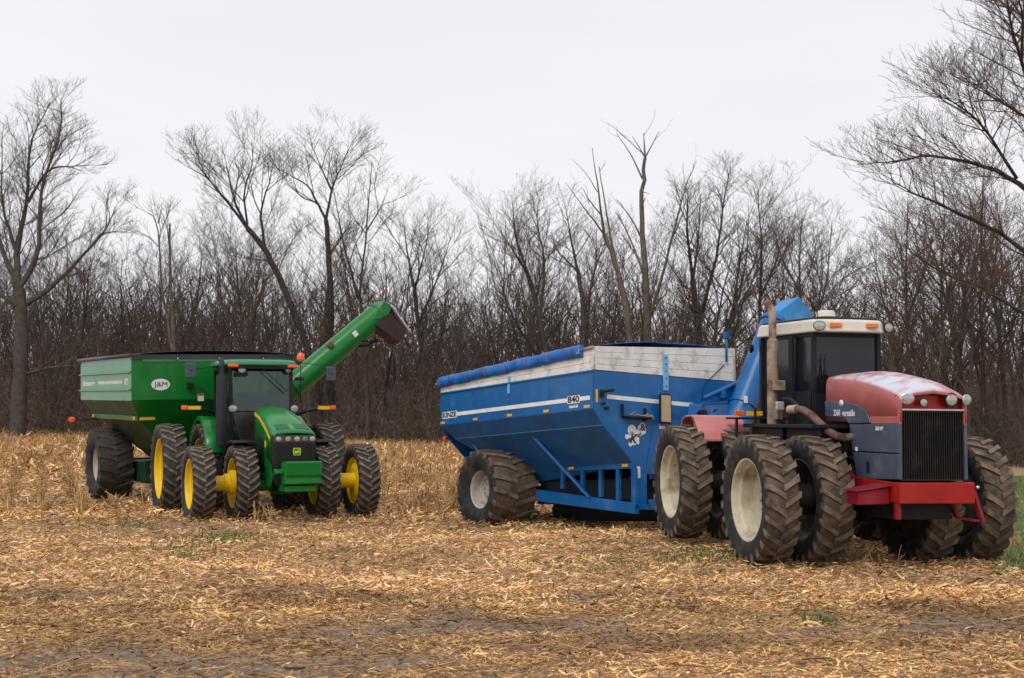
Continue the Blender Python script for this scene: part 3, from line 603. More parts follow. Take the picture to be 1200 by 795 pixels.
def text(name, body, size, mtl, parent, M, ext=.002, shear=0, sx=1., bold=0, align='CENTER', sp=1., width=None):
    """lettering: M maps text x (reading), y (up), z (out of the face)"""
    c = bpy.data.curves.new(name, 'FONT'); c.body = body; c.size = size; c.extrude = ext; c.align_x = align; c.align_y = 'CENTER'; c.shear = shear; c.offset = bold; c.space_character = sp
    c.resolution_u = 3; c.materials.append(mtl); t_ = bpy.data.objects.new('tmp', c); sc.collection.objects.link(t_)
    bpy.context.view_layer.update(); me = bpy.data.meshes.new_from_object(t_.evaluated_get(bpy.context.evaluated_depsgraph_get()))
    bpy.data.objects.remove(t_); me.name = name; o_ = bpy.data.objects.new(name, me); link(o_, parent)
    xs_ = [v.co.x for v in me.vertices]; w_ = max(xs_) - min(xs_); k_ = (width / w_) if width else sx
    cx_ = (max(xs_) + min(xs_)) / 2
    o_.matrix_local = M @ Matrix.Translation((-cx_ * k_, 0, 0)) @ Matrix.Diagonal((k_, 1, 1, 1)); return o_
def frame(o_, x, y):
    """matrix with origin, reading direction x, up y"""
    x = Vector(x).normalized(); y = Vector(y); z = x.cross(y).normalized(); y = z.cross(x)
    M = Matrix((x, y, z)).transposed().to_4x4(); M.translation = Vector(o_); return M

MUD = (.17, .125, .085)
M_blk = mat('black plastic', (.012, .013, .017), .5, var=.2, dirt=(.06, .05, .04), dirt_amt=.1, spec=.25)
M_dkmetal = mat('dark greasy metal', (.008, .008, .009), .6, var=.3, dirt=(.05, .04, .03), dirt_amt=.25, dscale=5)
M_rub = mat('tyre sidewall rubber', (.019, .020, .024), .75, var=.4, dirt=(.10, .08, .06), dirt_amt=.32, dscale=4, bump=.2)
M_trd = mat('muddy tyre tread', (.115, .08, .053), .95, var=.5, vscale=5, dirt=(.045, .036, .03), dirt_amt=.35, dscale=9, bump=.8, bscale=50)
M_lug = mat('dusty tyre lugs', (.175, .135, .10), .9, var=.4, vscale=4, dirt=(.045, .040, .038), dirt_amt=.5, dscale=6, bump=.4, bscale=40)
M_lugs = mat('tyre lug flanks', (.085, .064, .047), .9, var=.4, vscale=8)
M_trdg = mat('grey tyre tread', (.050, .043, .036), .95, var=.4, vscale=9, bump=.6)
M_lugg = mat('grey tyre lugs', (.165, .135, .105), .9, var=.4, vscale=8, dirt=(.04, .036, .034), dirt_amt=.45, dscale=12, bump=.4)
M_amber = mat('amber lens', (.75, .16, .01), .25, var=.05, coat=.5); M_amber.node_tree.nodes['Principled BSDF'].inputs['Emission Strength'].default_value = 0
M_orange = mat('orange beacon', (.80, .11, .015), .3, var=.05, coat=.5)
M_refl = mat('yellow reflector tape', (.78, .42, .02), .35, var=.1)
M_lens = mat('clear lamp lens', (.33, .35, .36), .12, var=.2, vscale=30, coat=1., spec=.8)
M_chrome = mat('bright metal', (.62, .62, .64), .22, 1.0, var=.15)
M_white = mat('white paint', (.74, .74, .75), .5, var=.08, dirt=(.4, .38, .34), dirt_amt=.2)
M_sticker = mat('white sticker', (.72, .72, .70), .5, var=.05)
M_red_s = mat('red sticker', (.55, .06, .04), .5)

M_mudshade = mat('mud and painted shade wheel back', (.06, .045, .035), .9, var=.4, dirt=(.16, .13, .10), dirt_amt=.15)  # wheel backs: mud plus the shade between the duals, painted as dark colour
def tyre_mesh(name, D, w, rim, nlug, lh, mats, bulge=.5, curve=0., lugw=.05, lagk=.85, shoulder=.0):
    """R-1 farm tyre round the y axis; mats: sidewall, tread, lug flank, lug top"""
    b = MB(); Ro = D / 2; Rt = Ro - lh; rr_ = rim / 2
    hw = w / 2; H_ = Rt - rr_
    prof = [(rr_ - .01, -hw * .74), (rr_ + .02, -hw * .84), (rr_ + H_ * .25, -hw * .96), (rr_ + H_ * .5, -hw), (rr_ + H_ * .78, -hw * .985), (Rt - .045, -hw * .95)]
    tr = [(Rt - .045, -hw * .95), (Rt - .014, -hw * .80), (Rt, -hw * .4), (Rt + .004, 0), (Rt, hw * .4), (Rt - .014, hw * .80), (Rt - .045, hw * .95)]
    b.lathe(prof, n=64, m=0); b.lathe(tr, n=64, m=1); b.v[-64 * len(tr):] = [(x * q_, y, z * q_) for (x, y, z) in b.v[-64 * len(tr):] for q_ in (1 + random.uniform(-.014, .022),)]; b.lathe([(r, -y) for r, y in prof[::-1]], n=64, m=0)
    NS = 7
    for s in (-1, 1):
        for k in range(nlug):
            p0 = 2 * math.pi * (k + (.5 if s > 0 else 0)) / nlug + random.gauss(0, .006); vs = []; jw = random.uniform(.80, 1.2); jr = random.uniform(0, .014)
            for i in range(NS):
                t = i / (NS - 2)
                if i < NS - 1:
                    y = s * (-.012 + t * (hw * .985 + .012)); cr = (y / hw) ** 2 * .02; rb, rt = Rt - .03 - cr, Ro - cr * .8 - jr - random.uniform(0, .005)
                    ph = p0 - (t ** (1 + curve)) * (hw * lagk) / Ro; wd = jw * lugw * (1.15 - .25 * math.sin(t * math.pi)) * (1 + .25 * t)
                else:
                    y = s * hw * 1.02; rb, rt = Rt - .14 - shoulder, Ro - .135 - shoulder; wd = lugw * .9
                    ph -= .012
                for (r_, e) in ((rb, -.62), (rb, .62), (rt, .5), (rt, -.5)):
                    a = ph + e * wd / Ro; vs.append((r_ * math.sin(a), y if i < NS - 1 or r_ == rt else s * hw * .97, r_ * math.cos(a)))
            for i in range(NS - 1):
                q = i * 4; b.add([vs[q + j] for j in range(8)], [(0, 1, 5, 4), (2, 3, 7, 6), (1, 2, 6, 5), (3, 0, 4, 7)], 2)
                b.m[-3] = 3
            b.add(vs[:4], [(0, 1, 2, 3)], 2); b.add(vs[-4:], [(0, 1, 2, 3)], 2)
    return b.mesh(name, mats, sharp=38)
def rim_mesh(name, rim, w, disc, mats_, hub=.16, bolts=10, boltr=.13, deep=.02, ring=None):
    """outer side = -y; disc: y of the wheel disc"""
    b = MB(); r = rim / 2; h = w / 2; mats = list(mats_) + ([M_mudshade] if len(mats_) == 2 else [])
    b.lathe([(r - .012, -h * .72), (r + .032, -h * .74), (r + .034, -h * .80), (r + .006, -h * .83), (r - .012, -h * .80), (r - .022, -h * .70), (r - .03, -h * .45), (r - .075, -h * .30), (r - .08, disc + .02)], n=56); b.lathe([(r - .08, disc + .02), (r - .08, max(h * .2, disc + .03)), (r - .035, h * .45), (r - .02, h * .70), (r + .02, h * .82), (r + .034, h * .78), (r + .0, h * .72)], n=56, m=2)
    b.lathe([(r - .078, disc - .02), (r - .13, disc - .02), (r * .62, disc + deep), (boltr + .07, disc + deep), (boltr + .05, disc + deep - .02), (hub, disc + deep - .02), (0.002, disc + deep - .02)], n=48)
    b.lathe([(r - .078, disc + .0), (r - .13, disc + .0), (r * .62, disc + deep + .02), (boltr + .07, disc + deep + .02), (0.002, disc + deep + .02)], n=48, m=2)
    for k in range(bolts):
        t = 2 * math.pi * k / bolts; x, z = boltr * math.sin(t), boltr * math.cos(t)
        b.lathe([(.0, -.035), (.016, -.035), (.016, 0), ], (x, disc + deep - .02, z), n=6, m=1, smooth=False)
    if ring:
        for k in range(12):
            t = 2 * math.pi * k / 12; x, z = ring * math.sin(t), ring * math.cos(t); b.lathe([(.0, -.02), (.014, -.02), (.014, .02)], (x, disc - .01, z), n=6, m=1, smooth=False)
    b.tube([(r * .9 * math.sin(2.2), disc - .06, r * .9 * math.cos(2.2)), (r * .86 * math.sin(2.2), disc - .15, r * .86 * math.cos(2.2))], .012, 6, 1)
    return b.mesh(name, mats, sharp=40)
def wheel(parent, loc, tm, rm, side, rot=0., yaw=0., tilt=0., name='wheel', label=None):
    """side -1: outer face to the vehicle's right; +1: to its left"""
    wh = empty(name, loc, (0, 0, yaw), parent)
    if label: wh['label'] = label
    t_ = link(bpy.data.objects.new('tyre', tm), wh); t_.rotation_euler = (0, rot, 0)
    r_ = link(bpy.data.objects.new('rim', rm), wh); r_.rotation_euler = (0, rot, 0 if side < 0 else math.pi)
    return wh
def lamp(parent, c, r, d=(1, 0, 0), name='work_lamp', oval=1., depth=.07, body=None, lens=None):
    """round lamp: housing part with a lens sub-part, facing d"""
    d = Vector(d).normalized(); q = d.to_track_quat('X', 'Z')
    b = MB(); b.lathe([(.001, -depth), (r * .6, -depth * .9), (r, -depth * .2), (r, 0), (r * .88, .004)], ax='x', n=20)
    o_ = b.build(name, body or M_blk, parent, c, sharp=45); o_.rotation_euler = q.to_euler(); o_.scale = (1, oval, 1)
    b = MB(); b.lathe([(.001, .012), (r * .6, .010), (r * .9, .002)], ax='x', n=20); b.build('lens', lens or M_lens, o_, sharp=60)
    return o_
# ================================================================ red articulated tractor
M_redf = mat('sun faded red paint', (.43, .115, .11), .45, var=.10, bump=.12, bscale=2.5, vscale=2, dirt=(.50, .22, .20), dirt_amt=.22, dscale=2.5, coat=.15)
# worn clear coat: chalky white blotches on upward faces of the hood
t = M_redf.node_tree; N, K = t.nodes, t.links.new; bs = N['Principled BSDF']
src = bs.inputs['Base Color'].links[0].from_socket
tc_ = N.new('ShaderNodeTexCoord'); sx = N.new('ShaderNodeSeparateXYZ'); K(tc_.outputs['Normal'], sx.inputs[0])
nn = N.new('ShaderNodeTexNoise'); nn.inputs['Scale'].default_value = 1.9; nn.inputs['Detail'].default_value = 7; nn.inputs['Roughness'].default_value = .6; K(tc_.outputs['Object'], nn.inputs['Vector'])
a1 = N.new('ShaderNodeMapRange'); a1.inputs['From Min'].default_value = .45; a1.inputs['From Max'].default_value = .75; K(sx.outputs['Z'], a1.inputs['Value'])
a2 = N.new('ShaderNodeMapRange'); a2.inputs['From Min'].default_value = .60; a2.inputs['From Max'].default_value = .47; a2.inputs['To Min'].default_value = .12; K(nn.outputs['Fac'], a2.inputs['Value'])
a3 = N.new('ShaderNodeMath'); a3.operation = 'MULTIPLY'; K(a1.outputs[0], a3.inputs[0]); K(a2.outputs[0], a3.inputs[1])
xm = N.new('ShaderNodeMix'); xm.data_type = 'RGBA'; K(a3.outputs[0], xm.inputs['Factor']); K(src, xm.inputs[6]); xm.inputs[7].default_value = (.56, .58, .66, 1); K(xm.outputs[2], bs.inputs['Base Color'])
M_pink = mat('faded fender paint', (.50, .17, .165), .5, var=.1, vscale=3, dirt=(.40, .27, .22), dirt_amt=.3, dscale=4)
M_redb = mat('bright red frame paint', (.34, .010, .008), .4, var=.15, dirt=(.14, .05, .03), dirt_amt=.25, dscale=4, coat=.2)
M_crim = mat('crimson step paint', (.22, .008, .022), .4, var=.15, dirt=(.2, .08, .07), dirt_amt=.2)
M_slate = mat('slate grey panel paint', (.060, .078, .125), .42, var=.15, vscale=3, dirt=(.16, .16, .18), dirt_amt=.25, dscale=2.5, coat=.2)
M_cream = mat('cream cab roof', (.62, .60, .52), .45, var=.06, dirt=(.45, .40, .30), dirt_amt=.2)
M_rimc = mat('cream wheel paint', (.56, .52, .39), .5, var=.12, dirt=(.20, .14, .085), dirt_amt=.42, dscale=3)
M_rimd = mat('wheel nuts', (.3, .26, .2), .6, var=.2)
M_tint = mat('smoked cab glass', (.012, .015, .021), .10, var=.35, vscale=.9, spec=.45)
M_rust = mat('rusty exhaust steel', (.33, .25, .185), .75, var=.3, vscale=5, dirt=(.06, .03, .02), dirt_amt=.5, dscale=4.5, streak=False)
M_pipe = mat('heat blued pipe', (.22, .14, .10), .5, .3, var=.3, vscale=5, dirt=(.05, .02, .015), dirt_amt=.55, dscale=5)
red = vehicle('articulated_tractor', (5.392, 19.461, 0.0), (11.58, -1.0, -.3), 'large faded red four wheel drive tractor with cream dual wheels hitched to the blue cart', 'tractor')
RD, RW = 1.95, .50
tm_r = tyre_mesh('tyre', RD, RW, 1.20, 25, .046, [M_rub, M_trd, M_lugs, M_lug], lugw=.074, lagk=.68, curve=.1)
rm_ro = rim_mesh('rim', 1.20, RW, .13, [M_rimc, M_rimd], boltr=.22, hub=.18)
rm_ri = rim_mesh('rim', 1.20, RW, .12, [mat('grey inner wheel', (.14, .13, .11), .6, var=.2, dirt=(.06, .045, .03), dirt_amt=.4), M_rimd], boltr=.22, hub=.18)  # inner rims: dull grey, painted darker for the shade between close tyres
Rr = RD / 2 - .015
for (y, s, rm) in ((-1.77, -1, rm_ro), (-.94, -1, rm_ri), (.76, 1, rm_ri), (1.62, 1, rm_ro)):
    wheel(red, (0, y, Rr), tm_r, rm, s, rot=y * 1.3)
ra = Vector((-2.87, -.22, 0)); ry = R(-2.5)
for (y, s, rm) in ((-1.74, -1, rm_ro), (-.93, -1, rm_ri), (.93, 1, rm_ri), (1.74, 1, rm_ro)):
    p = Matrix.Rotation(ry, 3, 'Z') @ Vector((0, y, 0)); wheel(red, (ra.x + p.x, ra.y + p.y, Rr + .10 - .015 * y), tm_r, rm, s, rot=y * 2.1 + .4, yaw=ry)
b = MB(); b.lathe([(.0, -1.68), (.17, -1.67), (.17, -1.45), (.23, -1.4), (.23, -.6), (.16, -.55), (.16, -.3), (.34, -.2), (.34, .2), (.16, .3), (.16, .55), (.23, .6), (.23, 1.2), (.17, 1.25), (.17, 1.5), (0, 1.52)], (0, 0, Rr), n=20)
b.build('front_axle', M_dkmetal, red, sharp=40)
b = MB(); b.lathe([(.0, -1.68), (.17, -1.67), (.17, -1.45), (.23, -1.4), (.23, -.6), (.16, -.55), (.16, -.3), (.34, -.2), (.34, .2), (.16, .3), (.16, .55), (.23, .6), (.23, 1.4), (.17, 1.45), (.17, 1.67), (0, 1.68)], (0, 0, 0), n=20)
b.build('rear_axle', M_dkmetal, red, (ra.x, ra.y, Rr + .1), (0, 0, ry), sharp=40)
# chassis, engine block behind the panels
b = MB(); b.box((-1.4, -.42, .78), (1.6, .42, 1.30)); b.box((-.75, -.40, 1.28), (1.2, .40, 2.02)); b.box((-3.9, -.40, .80), (-1.55, .40, 1.45)); b.lathe([(.0, .7), (.28, .7), (.28, 1.5), (0, 1.5)], (-1.45, 0, 0), 'z', 20)
for k in range(5): b.box((-.3 + k * .27, -.47, 1.42), (-.15 + k * .27, -.40, 1.9))
b.tube([(-.6, -.46, 1.9), (-.2, -.50, 1.75), (.3, -.48, 1.6), (.9, -.45, 1.5)], .025, 8); b.tube([(-.9, -.46, 1.5), (-.1, -.52, 1.45), (.7, -.48, 1.36)], .03, 8)
b.box((-3.9, -.7, 1.35), (-2.5, .4, 1.62))
b.build('chassis', M_dkmetal, red, bevel=.01)
# hood shell
def hood_ring(x, zt, zb, hw, crown):
    yz = [(-hw, zb), (-hw, zt - .10), (-hw * .97, zt - .045), (-hw * .90, zt - .008), (-hw * .55, zt + crown * .6), (0, zt + crown)]
    yz += [(-a, c) for a, c in yz[-2::-1]]
    return [(x, y, z) for y, z in yz]
b = MB(); rings = [hood_ring(x, zt, 2.13, hw, cr) for x, zt, hw, cr in [(-.42, 2.80, .50, .04), (-.39, 2.815, .51, .06), (.1, 2.805, .51, .08), (.5, 2.775, .51, .10), (.91, 2.72, .51, .12), (1.3, 2.65, .51, .13), (1.58, 2.59, .51, .13), (1.72, 2.55, .51, .12), (1.81, 2.515, .505, .11), (1.865, 2.48, .50, .09), (1.885, 2.455, .495, .07)]]
b.loft(rings, smooth=True, closed=False); hd = b.build('hood', M_redf, red, sharp=50)
so_ = hd.modifiers.new('thick', 'SOLIDIFY'); so_.thickness = .025
for s in (-1, 1):
    y0 = s * .505
    b = MB(); side = [(-.41, 2.44), (-.1, 2.44), (.2, 2.425), (.51, 2.39), (.75, 2.345), (.92, 2.28), (.99, 2.22), (1.05, 2.11), (.37, 2.10), (.33, 2.15), (.25, 2.185), (-.41, 2.21)]
    b.prism([(x, z) for x, z in side], 'y', y0 + s * .002, y0 + s * .022)
    b.prism([(.39, 2.085), (1.845, 2.095), (1.845, 1.70), (.49, 1.70)], 'y', y0 - s * .02, y0 + s * .018)
    b.prism([(.50, 1.685), (1.845, 1.685), (1.845, 1.345), (1.2, 1.32), (.62, 1.32)], 'y', y0 - s * .02, y0 + s * .018)
    o_ = b.build('side_panel', M_slate, red, bevel=.008)
    b = MB(); b.box((.93, y0 + s * .018, 1.40), (1.02, y0 + s * .024, 1.56)); b.build('latch', M_blk, o_)
    b = MB(); b.prism([(1.05, 2.10), (1.845, 2.105), (1.845, 2.2), (1.02, 2.2)], 'y', y0 - s * .01, y0 + s * .008); b.build('hood_skirt', M_redf, red, bevel=.004)
yf = -.5285
text('model_lettering', '2360', .13, M_white, red, frame((.0, yf, 2.255), (1, 0, 0), (0, 0, 1)), width=.22, bold=.002)
text('brand_lettering', 'versatile', .135, M_white, red, frame((.385, yf, 2.25), (1, 0, 0), (0, 0, 1)), width=.40, bold=.002)
text('badge_lettering', '360 HP', .075, M_white, red, frame((1.32, -.526, 2.03), (1, 0, 0), (0, 0, 1)), bold=.002)
b = MB(); b.lathe([(.001, 0), (.07, 0), (.07, .004), (.001, .004)], n=20); o_ = b.build('emblem', M_white, red, (.16, -.534, 2.40)); o_.scale = (1, 1, .75)
b = MB(); b.box((.60, -.531, 1.70), (.66, -.525, 1.76)); b.build('sticker', M_sticker, red)
# nose: surround, recess and grille
b = MB(); b.box((1.72, -.50, 2.30), (1.76, .50, 2.50)); b.box((1.72, -.46, 2.285), (1.855, .46, 2.305)); b.build('lamp_recess', M_redb, red)
b = MB(); b.prism([(-.51, 2.09), (-.465, 2.09), (-.465, 2.44), (-.50, 2.44)], 'x', 1.80, 1.862); b.build('nose_surround', M_redf, red, bevel=.01)
b = MB(); b.prism([(.51, 2.09), (.465, 2.09), (.465, 2.44), (.50, 2.44)], 'x', 1.80, 1.862); b.build('nose_surround', M_redf, red, bevel=.01)
for s in (-1, 1):
    b = MB(); b.box((1.80, min(s * .468, s * .51), 1.34), (1.858, max(s * .468, s * .51), 2.09)); b.build('nose_corner', M_slate, red, bevel=.008)
b = MB(); b.box((1.76, -.468, 1.33), (1.80, .468, 2.285))
for k in range(27): y = -.455 + k * .035; b.box((1.80, y - .006, 1.34), (1.835, y + .006, 2.28))
for z in (1.34, 2.27): b.box((1.80, -.468, z - .012), (1.84, .468, z + .012))
b.build('grille', mat('black grille', (.010, .009, .009), .55, var=.2, dirt=(.07, .045, .03), dirt_amt=.3, dscale=6), red)
b = MB(); b.box((1.84, -.468, 2.288), (1.866, .468, 2.308)); b.build('trim_strip', M_chrome, red)
lamp(red, (1.88, -.40, 2.445), .076, (1, -.25, 0), 'headlight', 1.3, body=M_chrome); lamp(red, (1.86, -.14, 2.395), .058, (1, 0, 0), 'headlight'); lamp(red, (1.88, .27, 2.435), .076, (1, -.1, 0), 'headlight', body=M_chrome); lamp(red, (1.88, .50, 2.44), .075, (1, .35, 0), 'headlight', 1.2, body=M_chrome)
b = MB(); b.lathe([(.076, -.05), (.102, -.04), (.102, .004), (.076, .006)], ax='x', n=20); b.build('lamp_rim', M_blk, red, (1.87, .27, 2.435), sharp=40)
# bumper, rails, steps
b = MB(); b.box((1.80, -.545, 1.02), (1.93, .575, 1.305)); b.build('bumper', M_redb, red, bevel=.012)
for s in (-1, 1):
    b = MB(); b.prism([(.10, 1.50), (.30, 1.50), (.55, 1.325), (1.80, 1.30), (1.80, 1.03), (.5, 1.0), (.10, 1.12)], 'y', s * .50, s * .54); b.build('frame_rail', M_redb, red, bevel=.006)
b = MB(); b.hexa([(1.30, -1.02, .99), (1.66, -1.02, .99), (1.66, -.56, 1.0), (1.30, -.56, 1.0), (1.30, -1.02, 1.17), (1.66, -1.02, 1.17), (1.66, -.56, 1.23), (1.30, -.56, 1.25)]); b.hexa([(1.27, -1.06, 1.17), (1.70, -1.06, 1.17), (1.70, -.55, 1.24), (1.27, -.55, 1.26), (1.27, -1.06, 1.19), (1.70, -1.06, 1.19), (1.70, -.55, 1.26), (1.27, -.55, 1.28)])
b.build('side_step', M_crim, red, bevel=.008)
b = MB(); b.bar((1.86, .56, 1.26), (1.86, .72, .76), .05, .10, up=(1, 0, 0)); b.bar((1.55, .42, 1.02), (1.62, .50, .80), .05, .10, up=(1, 0, 0)); b.build('ladder_arm', M_crim, red, bevel=.006)
b = MB(); b.bar((1.62, .50, .80), (1.86, .72, .77), .03, .03); b.build('ladder_step', M_crim, red)
b = MB(); b.lathe([(0, 0), (.025, 0), (.025, .04), (0, .04)], (1.93, .60, 1.24), 'x', 12); b.build('ladder_bolt', M_chrome, red)
b = MB(); b.box((1.78, -.56, .80), (1.86, -.49, 1.02)); b.build('tow_lug', M_crim, red, bevel=.006)
# deck over the front wheels and cab base
b = MB(); b.box((-2.45, -1.05, 2.02), (.25, -.45, 2.08)); b.box((-2.45, .45, 2.02), (.25, 1.05, 2.08)); b.box((-2.3, -.95, 1.55), (-1.05, -.42, 2.02)); b.box((-2.3, .42, 1.55), (-1.05, .95, 2.02))
b.box((-1.0, -.9, 1.86), (.2, -.86, 2.02)); b.box((-2.6, -1.30, 2.15), (-2.15, -.7, 2.19)); b.box((-2.35, -.62, 1.4), (-.86, .62, 2.10))
b.bar((-2.15, -.95, 2.06), (-2.15, -.95, 2.35), .04, .04); b.bar((-2.35, -1.2, 1.75), (-2.35, -1.2, 2.16), .04, .05)
b.build('deck', M_blk, red, bevel=.01)
CB = [(-.85, -.50), (-.85, .60), (-2.33, .78), (-2.33, -.74)]      # cab plan
def plan(z, k=1., dx=0): return [((x + 1.6) * k - 1.6 + dx, (y - .03) * k + .03, z) for x, y in CB]
b = MB(); b.loft([plan(2.08, .985), plan(3.52, .985)]); b.build('cab_glass', M_tint, red)
b = MB()
for (x, y), w in zip(CB, (.07, .07, .09, .09)): b.box((x - w / 2, y - w / 2, 2.05), (x + w / 2, y + w / 2, 3.52))
b.box((-1.42, -.68, 2.05), (-1.30, -.62, 3.50)); b.hexa([(-.87, -.53, 2.05), (-.80, -.50, 2.05), (-.80, .60, 2.05), (-.87, .62, 2.05), (-.87, -.53, 2.55), (-.81, -.50, 2.55), (-.81, .60, 2.55), (-.87, .62, 2.55)])
b.plate([(-.86, -.555, 2.05), (-1.36, -.625, 2.05), (-1.36, -.625, 2.60), (-.86, -.555, 2.60)], .012)
b.loft([plan(3.46, 1.005), plan(3.53, 1.005)]); b.build('cab_frame', M_blk, red, bevel=.008)
b = MB()
def rplan(z, k): # rounded roof outline, bowed front
    pts = [(-.72, -.50), (-.66, -.2), (-.64, .05), (-.66, .30), (-.72, .60), (-.80, .66), (-2.40, .84), (-2.52, .76), (-2.52, -.72), (-2.40, -.80), (-.80, -.56)]
    return [((x + 1.6) * k - 1.6, (y - .03) * k + .03, z) for x, y in pts]
b.loft([rplan(3.53, 1.0), rplan(3.55, 1.015), rplan(3.60, 1.0), rplan(3.70, .985), rplan(3.735, .95), rplan(3.75, .80)]); rf_ = b.build('cab_roof', M_cream, red, bevel=.012, seg=3)
b = MB(); b.loft([rplan(3.745, .93), rplan(3.775, .90), rplan(3.80, .6)]); b.build('roof_hatch', M_blk, red, bevel=.01)
b = MB(); b.lathe([(.18, 3.79), (.15, 3.80), (.145, 3.86), (.12, 3.89), (.001, 3.90)], ax='z', n=24); b.build('antenna_dome', M_cream, red, (-1.0, -.22, 0), sharp=40)
b = MB(); b.tube([(-.66, -.52, 3.72), (-.66, -.52, 4.0)], .006, 6); b.build('whip_aerial', M_blk, red)
for y in (-.22, .40):
    b = MB(); b.box((-.665, y - .10, 3.605), (-.625, y + .10, 3.675)); b.build('marker_light', M_amber, red, bevel=.012)
lamp(red, (-.62, -.51, 3.62), .078, (1, -.3, 0), oval=1.25); lamp(red, (-.68, .70, 3.62), .078, (1, .2, 0), oval=1.1); lamp(red, (-2.5, -.90, 3.36), .085, (-.3, -1, -.1), lens=M_blk)
b = MB(); b.tube([(-.80, -.38, 2.62), (-.79, -.33, 2.86), (-.79, -.36, 3.12)], .012, 6); b.bar((-.79, -.36, 2.88), (-.77, .0, 2.66), .02, .05, up=(1, 0, 0)); b.bar((-.78, -.40, 2.62), (-.78, -.33, 3.2), .012, .02, up=(1, 0, 0)); b.build('wiper', M_blk, red)
# exhaust stack
b = MB(); b.lathe([(.03, 1.86), (.055, 1.88), (.055, 2.02), (.085, 2.04), (.092, 2.10), (.092, 3.38), (.085, 3.44), (.062, 3.46), (.062, 3.70)], ax='z', n=24)
b.tube([(0, 0, 3.68), (-.005, 0, 3.82), (-.03, 0, 3.92), (-.08, -.01, 4.00), (-.16, -.03, 4.07)], [.062, .062, .061, .060, .056], 20, cap=False)
b.build('exhaust_stack', M_rust, red, (-1.58, -.88, 0), sharp=40)
b = MB(); b.box((-1.52, -.92, 2.62), (-1.30, -.78, 2.78)); b.build('exhaust_bracket', M_rust, red, bevel=.01)
b = MB(); b.box((-1.52, -.90, 2.15), (-1.36, -.8, 2.35)); b.build('exhaust_bracket', M_rust, red, bevel=.01)
pth = [(-1.0, -.84, 2.31), (-.72, -.84, 2.315), (-.50, -.84, 2.30), (-.25, -.82, 2.22), (.0, -.79, 2.09), (.20, -.76, 1.98), (.36, -.70, 1.91), (.44, -.62, 1.89), (.47, -.53, 1.90), (.47, -.44, 1.90)]
b = MB(); b.tube(pth[:2], .068, 16, 1); b.tube(pth[1:], .060, 16, 0); b.build('intake_pipe', [M_pipe, mat('tan pipe sleeve', (.45, .36, .27), .6)], red, sharp=40)
b = MB(); b.tube([(-1.25, -.84, 2.48), (-1.0, -.84, 2.48), (-.85, -.82, 2.42), (-.6, -.8, 2.28)], .03, 10); b.build('air_hose', M_dkmetal, red, sharp=40)
b = MB(); b.box((-1.27, -.98, 2.30), (-1.20, -.84, 2.44)); o_ = b.build('side_lamp', M_lens, red, bevel=.02)
b = MB(); b.box((-2.35, -1.24, 2.215), (-2.31, -1.08, 2.30)); b.build('turn_signal', M_orange, red, bevel=.01)
b = MB(); b.box((-2.30, -1.05, 2.215), (-2.27, -.77, 2.29)); b.build('side_reflector', M_refl, red)
# rear fender (pink), arched over the rear inner wheels
def rfender(s):
    b = MB(); y0, y1 = s * .70, s * 1.56
    arc = [(-.72, 2.0), (-.62, 2.15), (-.45, 2.21), (-.1, 2.22), (.1, 2.19), (.36, 1.95), (.46, 1.80)]
    out_ = [(x, z) for x, z in arc] + [(x * .96, z - .035) for x, z in arc[::-1]]
    n = len(out_); b.prism([(x, z) for x, z in out_], 'y', y0, y1)
    b.prism([(.40, 1.90), (.46, 1.80), (.30, 1.80), (.08, 2.05), (.08, 2.16)], 'y', y1 - s * .03, y1)
    return b.build('rear_fender', M_pink, red, (ra.x, ra.y, 0), (0, 0, ry), bevel=.02)
rfender(-1); rfender(1)
# ================================================================ blue grain cart
M_blue = mat('blue cart paint', (.003, .105, .32), .40, bump=.12, bscale=2., var=.14, vscale=2.2, dirt=(.07, .19, .38), dirt_amt=.2, dscale=2, coat=.15)
M_blue2 = mat('dusty blue underside paint', (.008, .10, .30), .5, var=.2, vscale=2.2, dirt=(.07, .075, .08), dirt_amt=.35, dscale=2.5)
M_blueL = mat('pale blue strap paint', (.16, .42, .66), .5, var=.1)
M_tarp = mat('blue tarpaulin', (.012, .125, .44), .45, var=.35, vscale=5, bump=1., bscale=5, dirt=(.08, .15, .35), dirt_amt=.2)
M_board = mat('whitewashed board', (.70, .685, .65), .85, var=.16, vscale=2, dirt=(.24, .20, .165), dirt_amt=.33, dscale=3.5, bump=.4, bscale=20, streak=False)
M_boardg = mat('board edge shadow gap', (.10, .09, .08), .9)
blue = vehicle('blue_grain_cart', (3.031, 24.926, .081), (33.57, 2.67, -2.15), 'blue grain cart with white board extensions and a rolled blue tarp', 'grain cart')
Lc, Wc = 5.68, 1.82
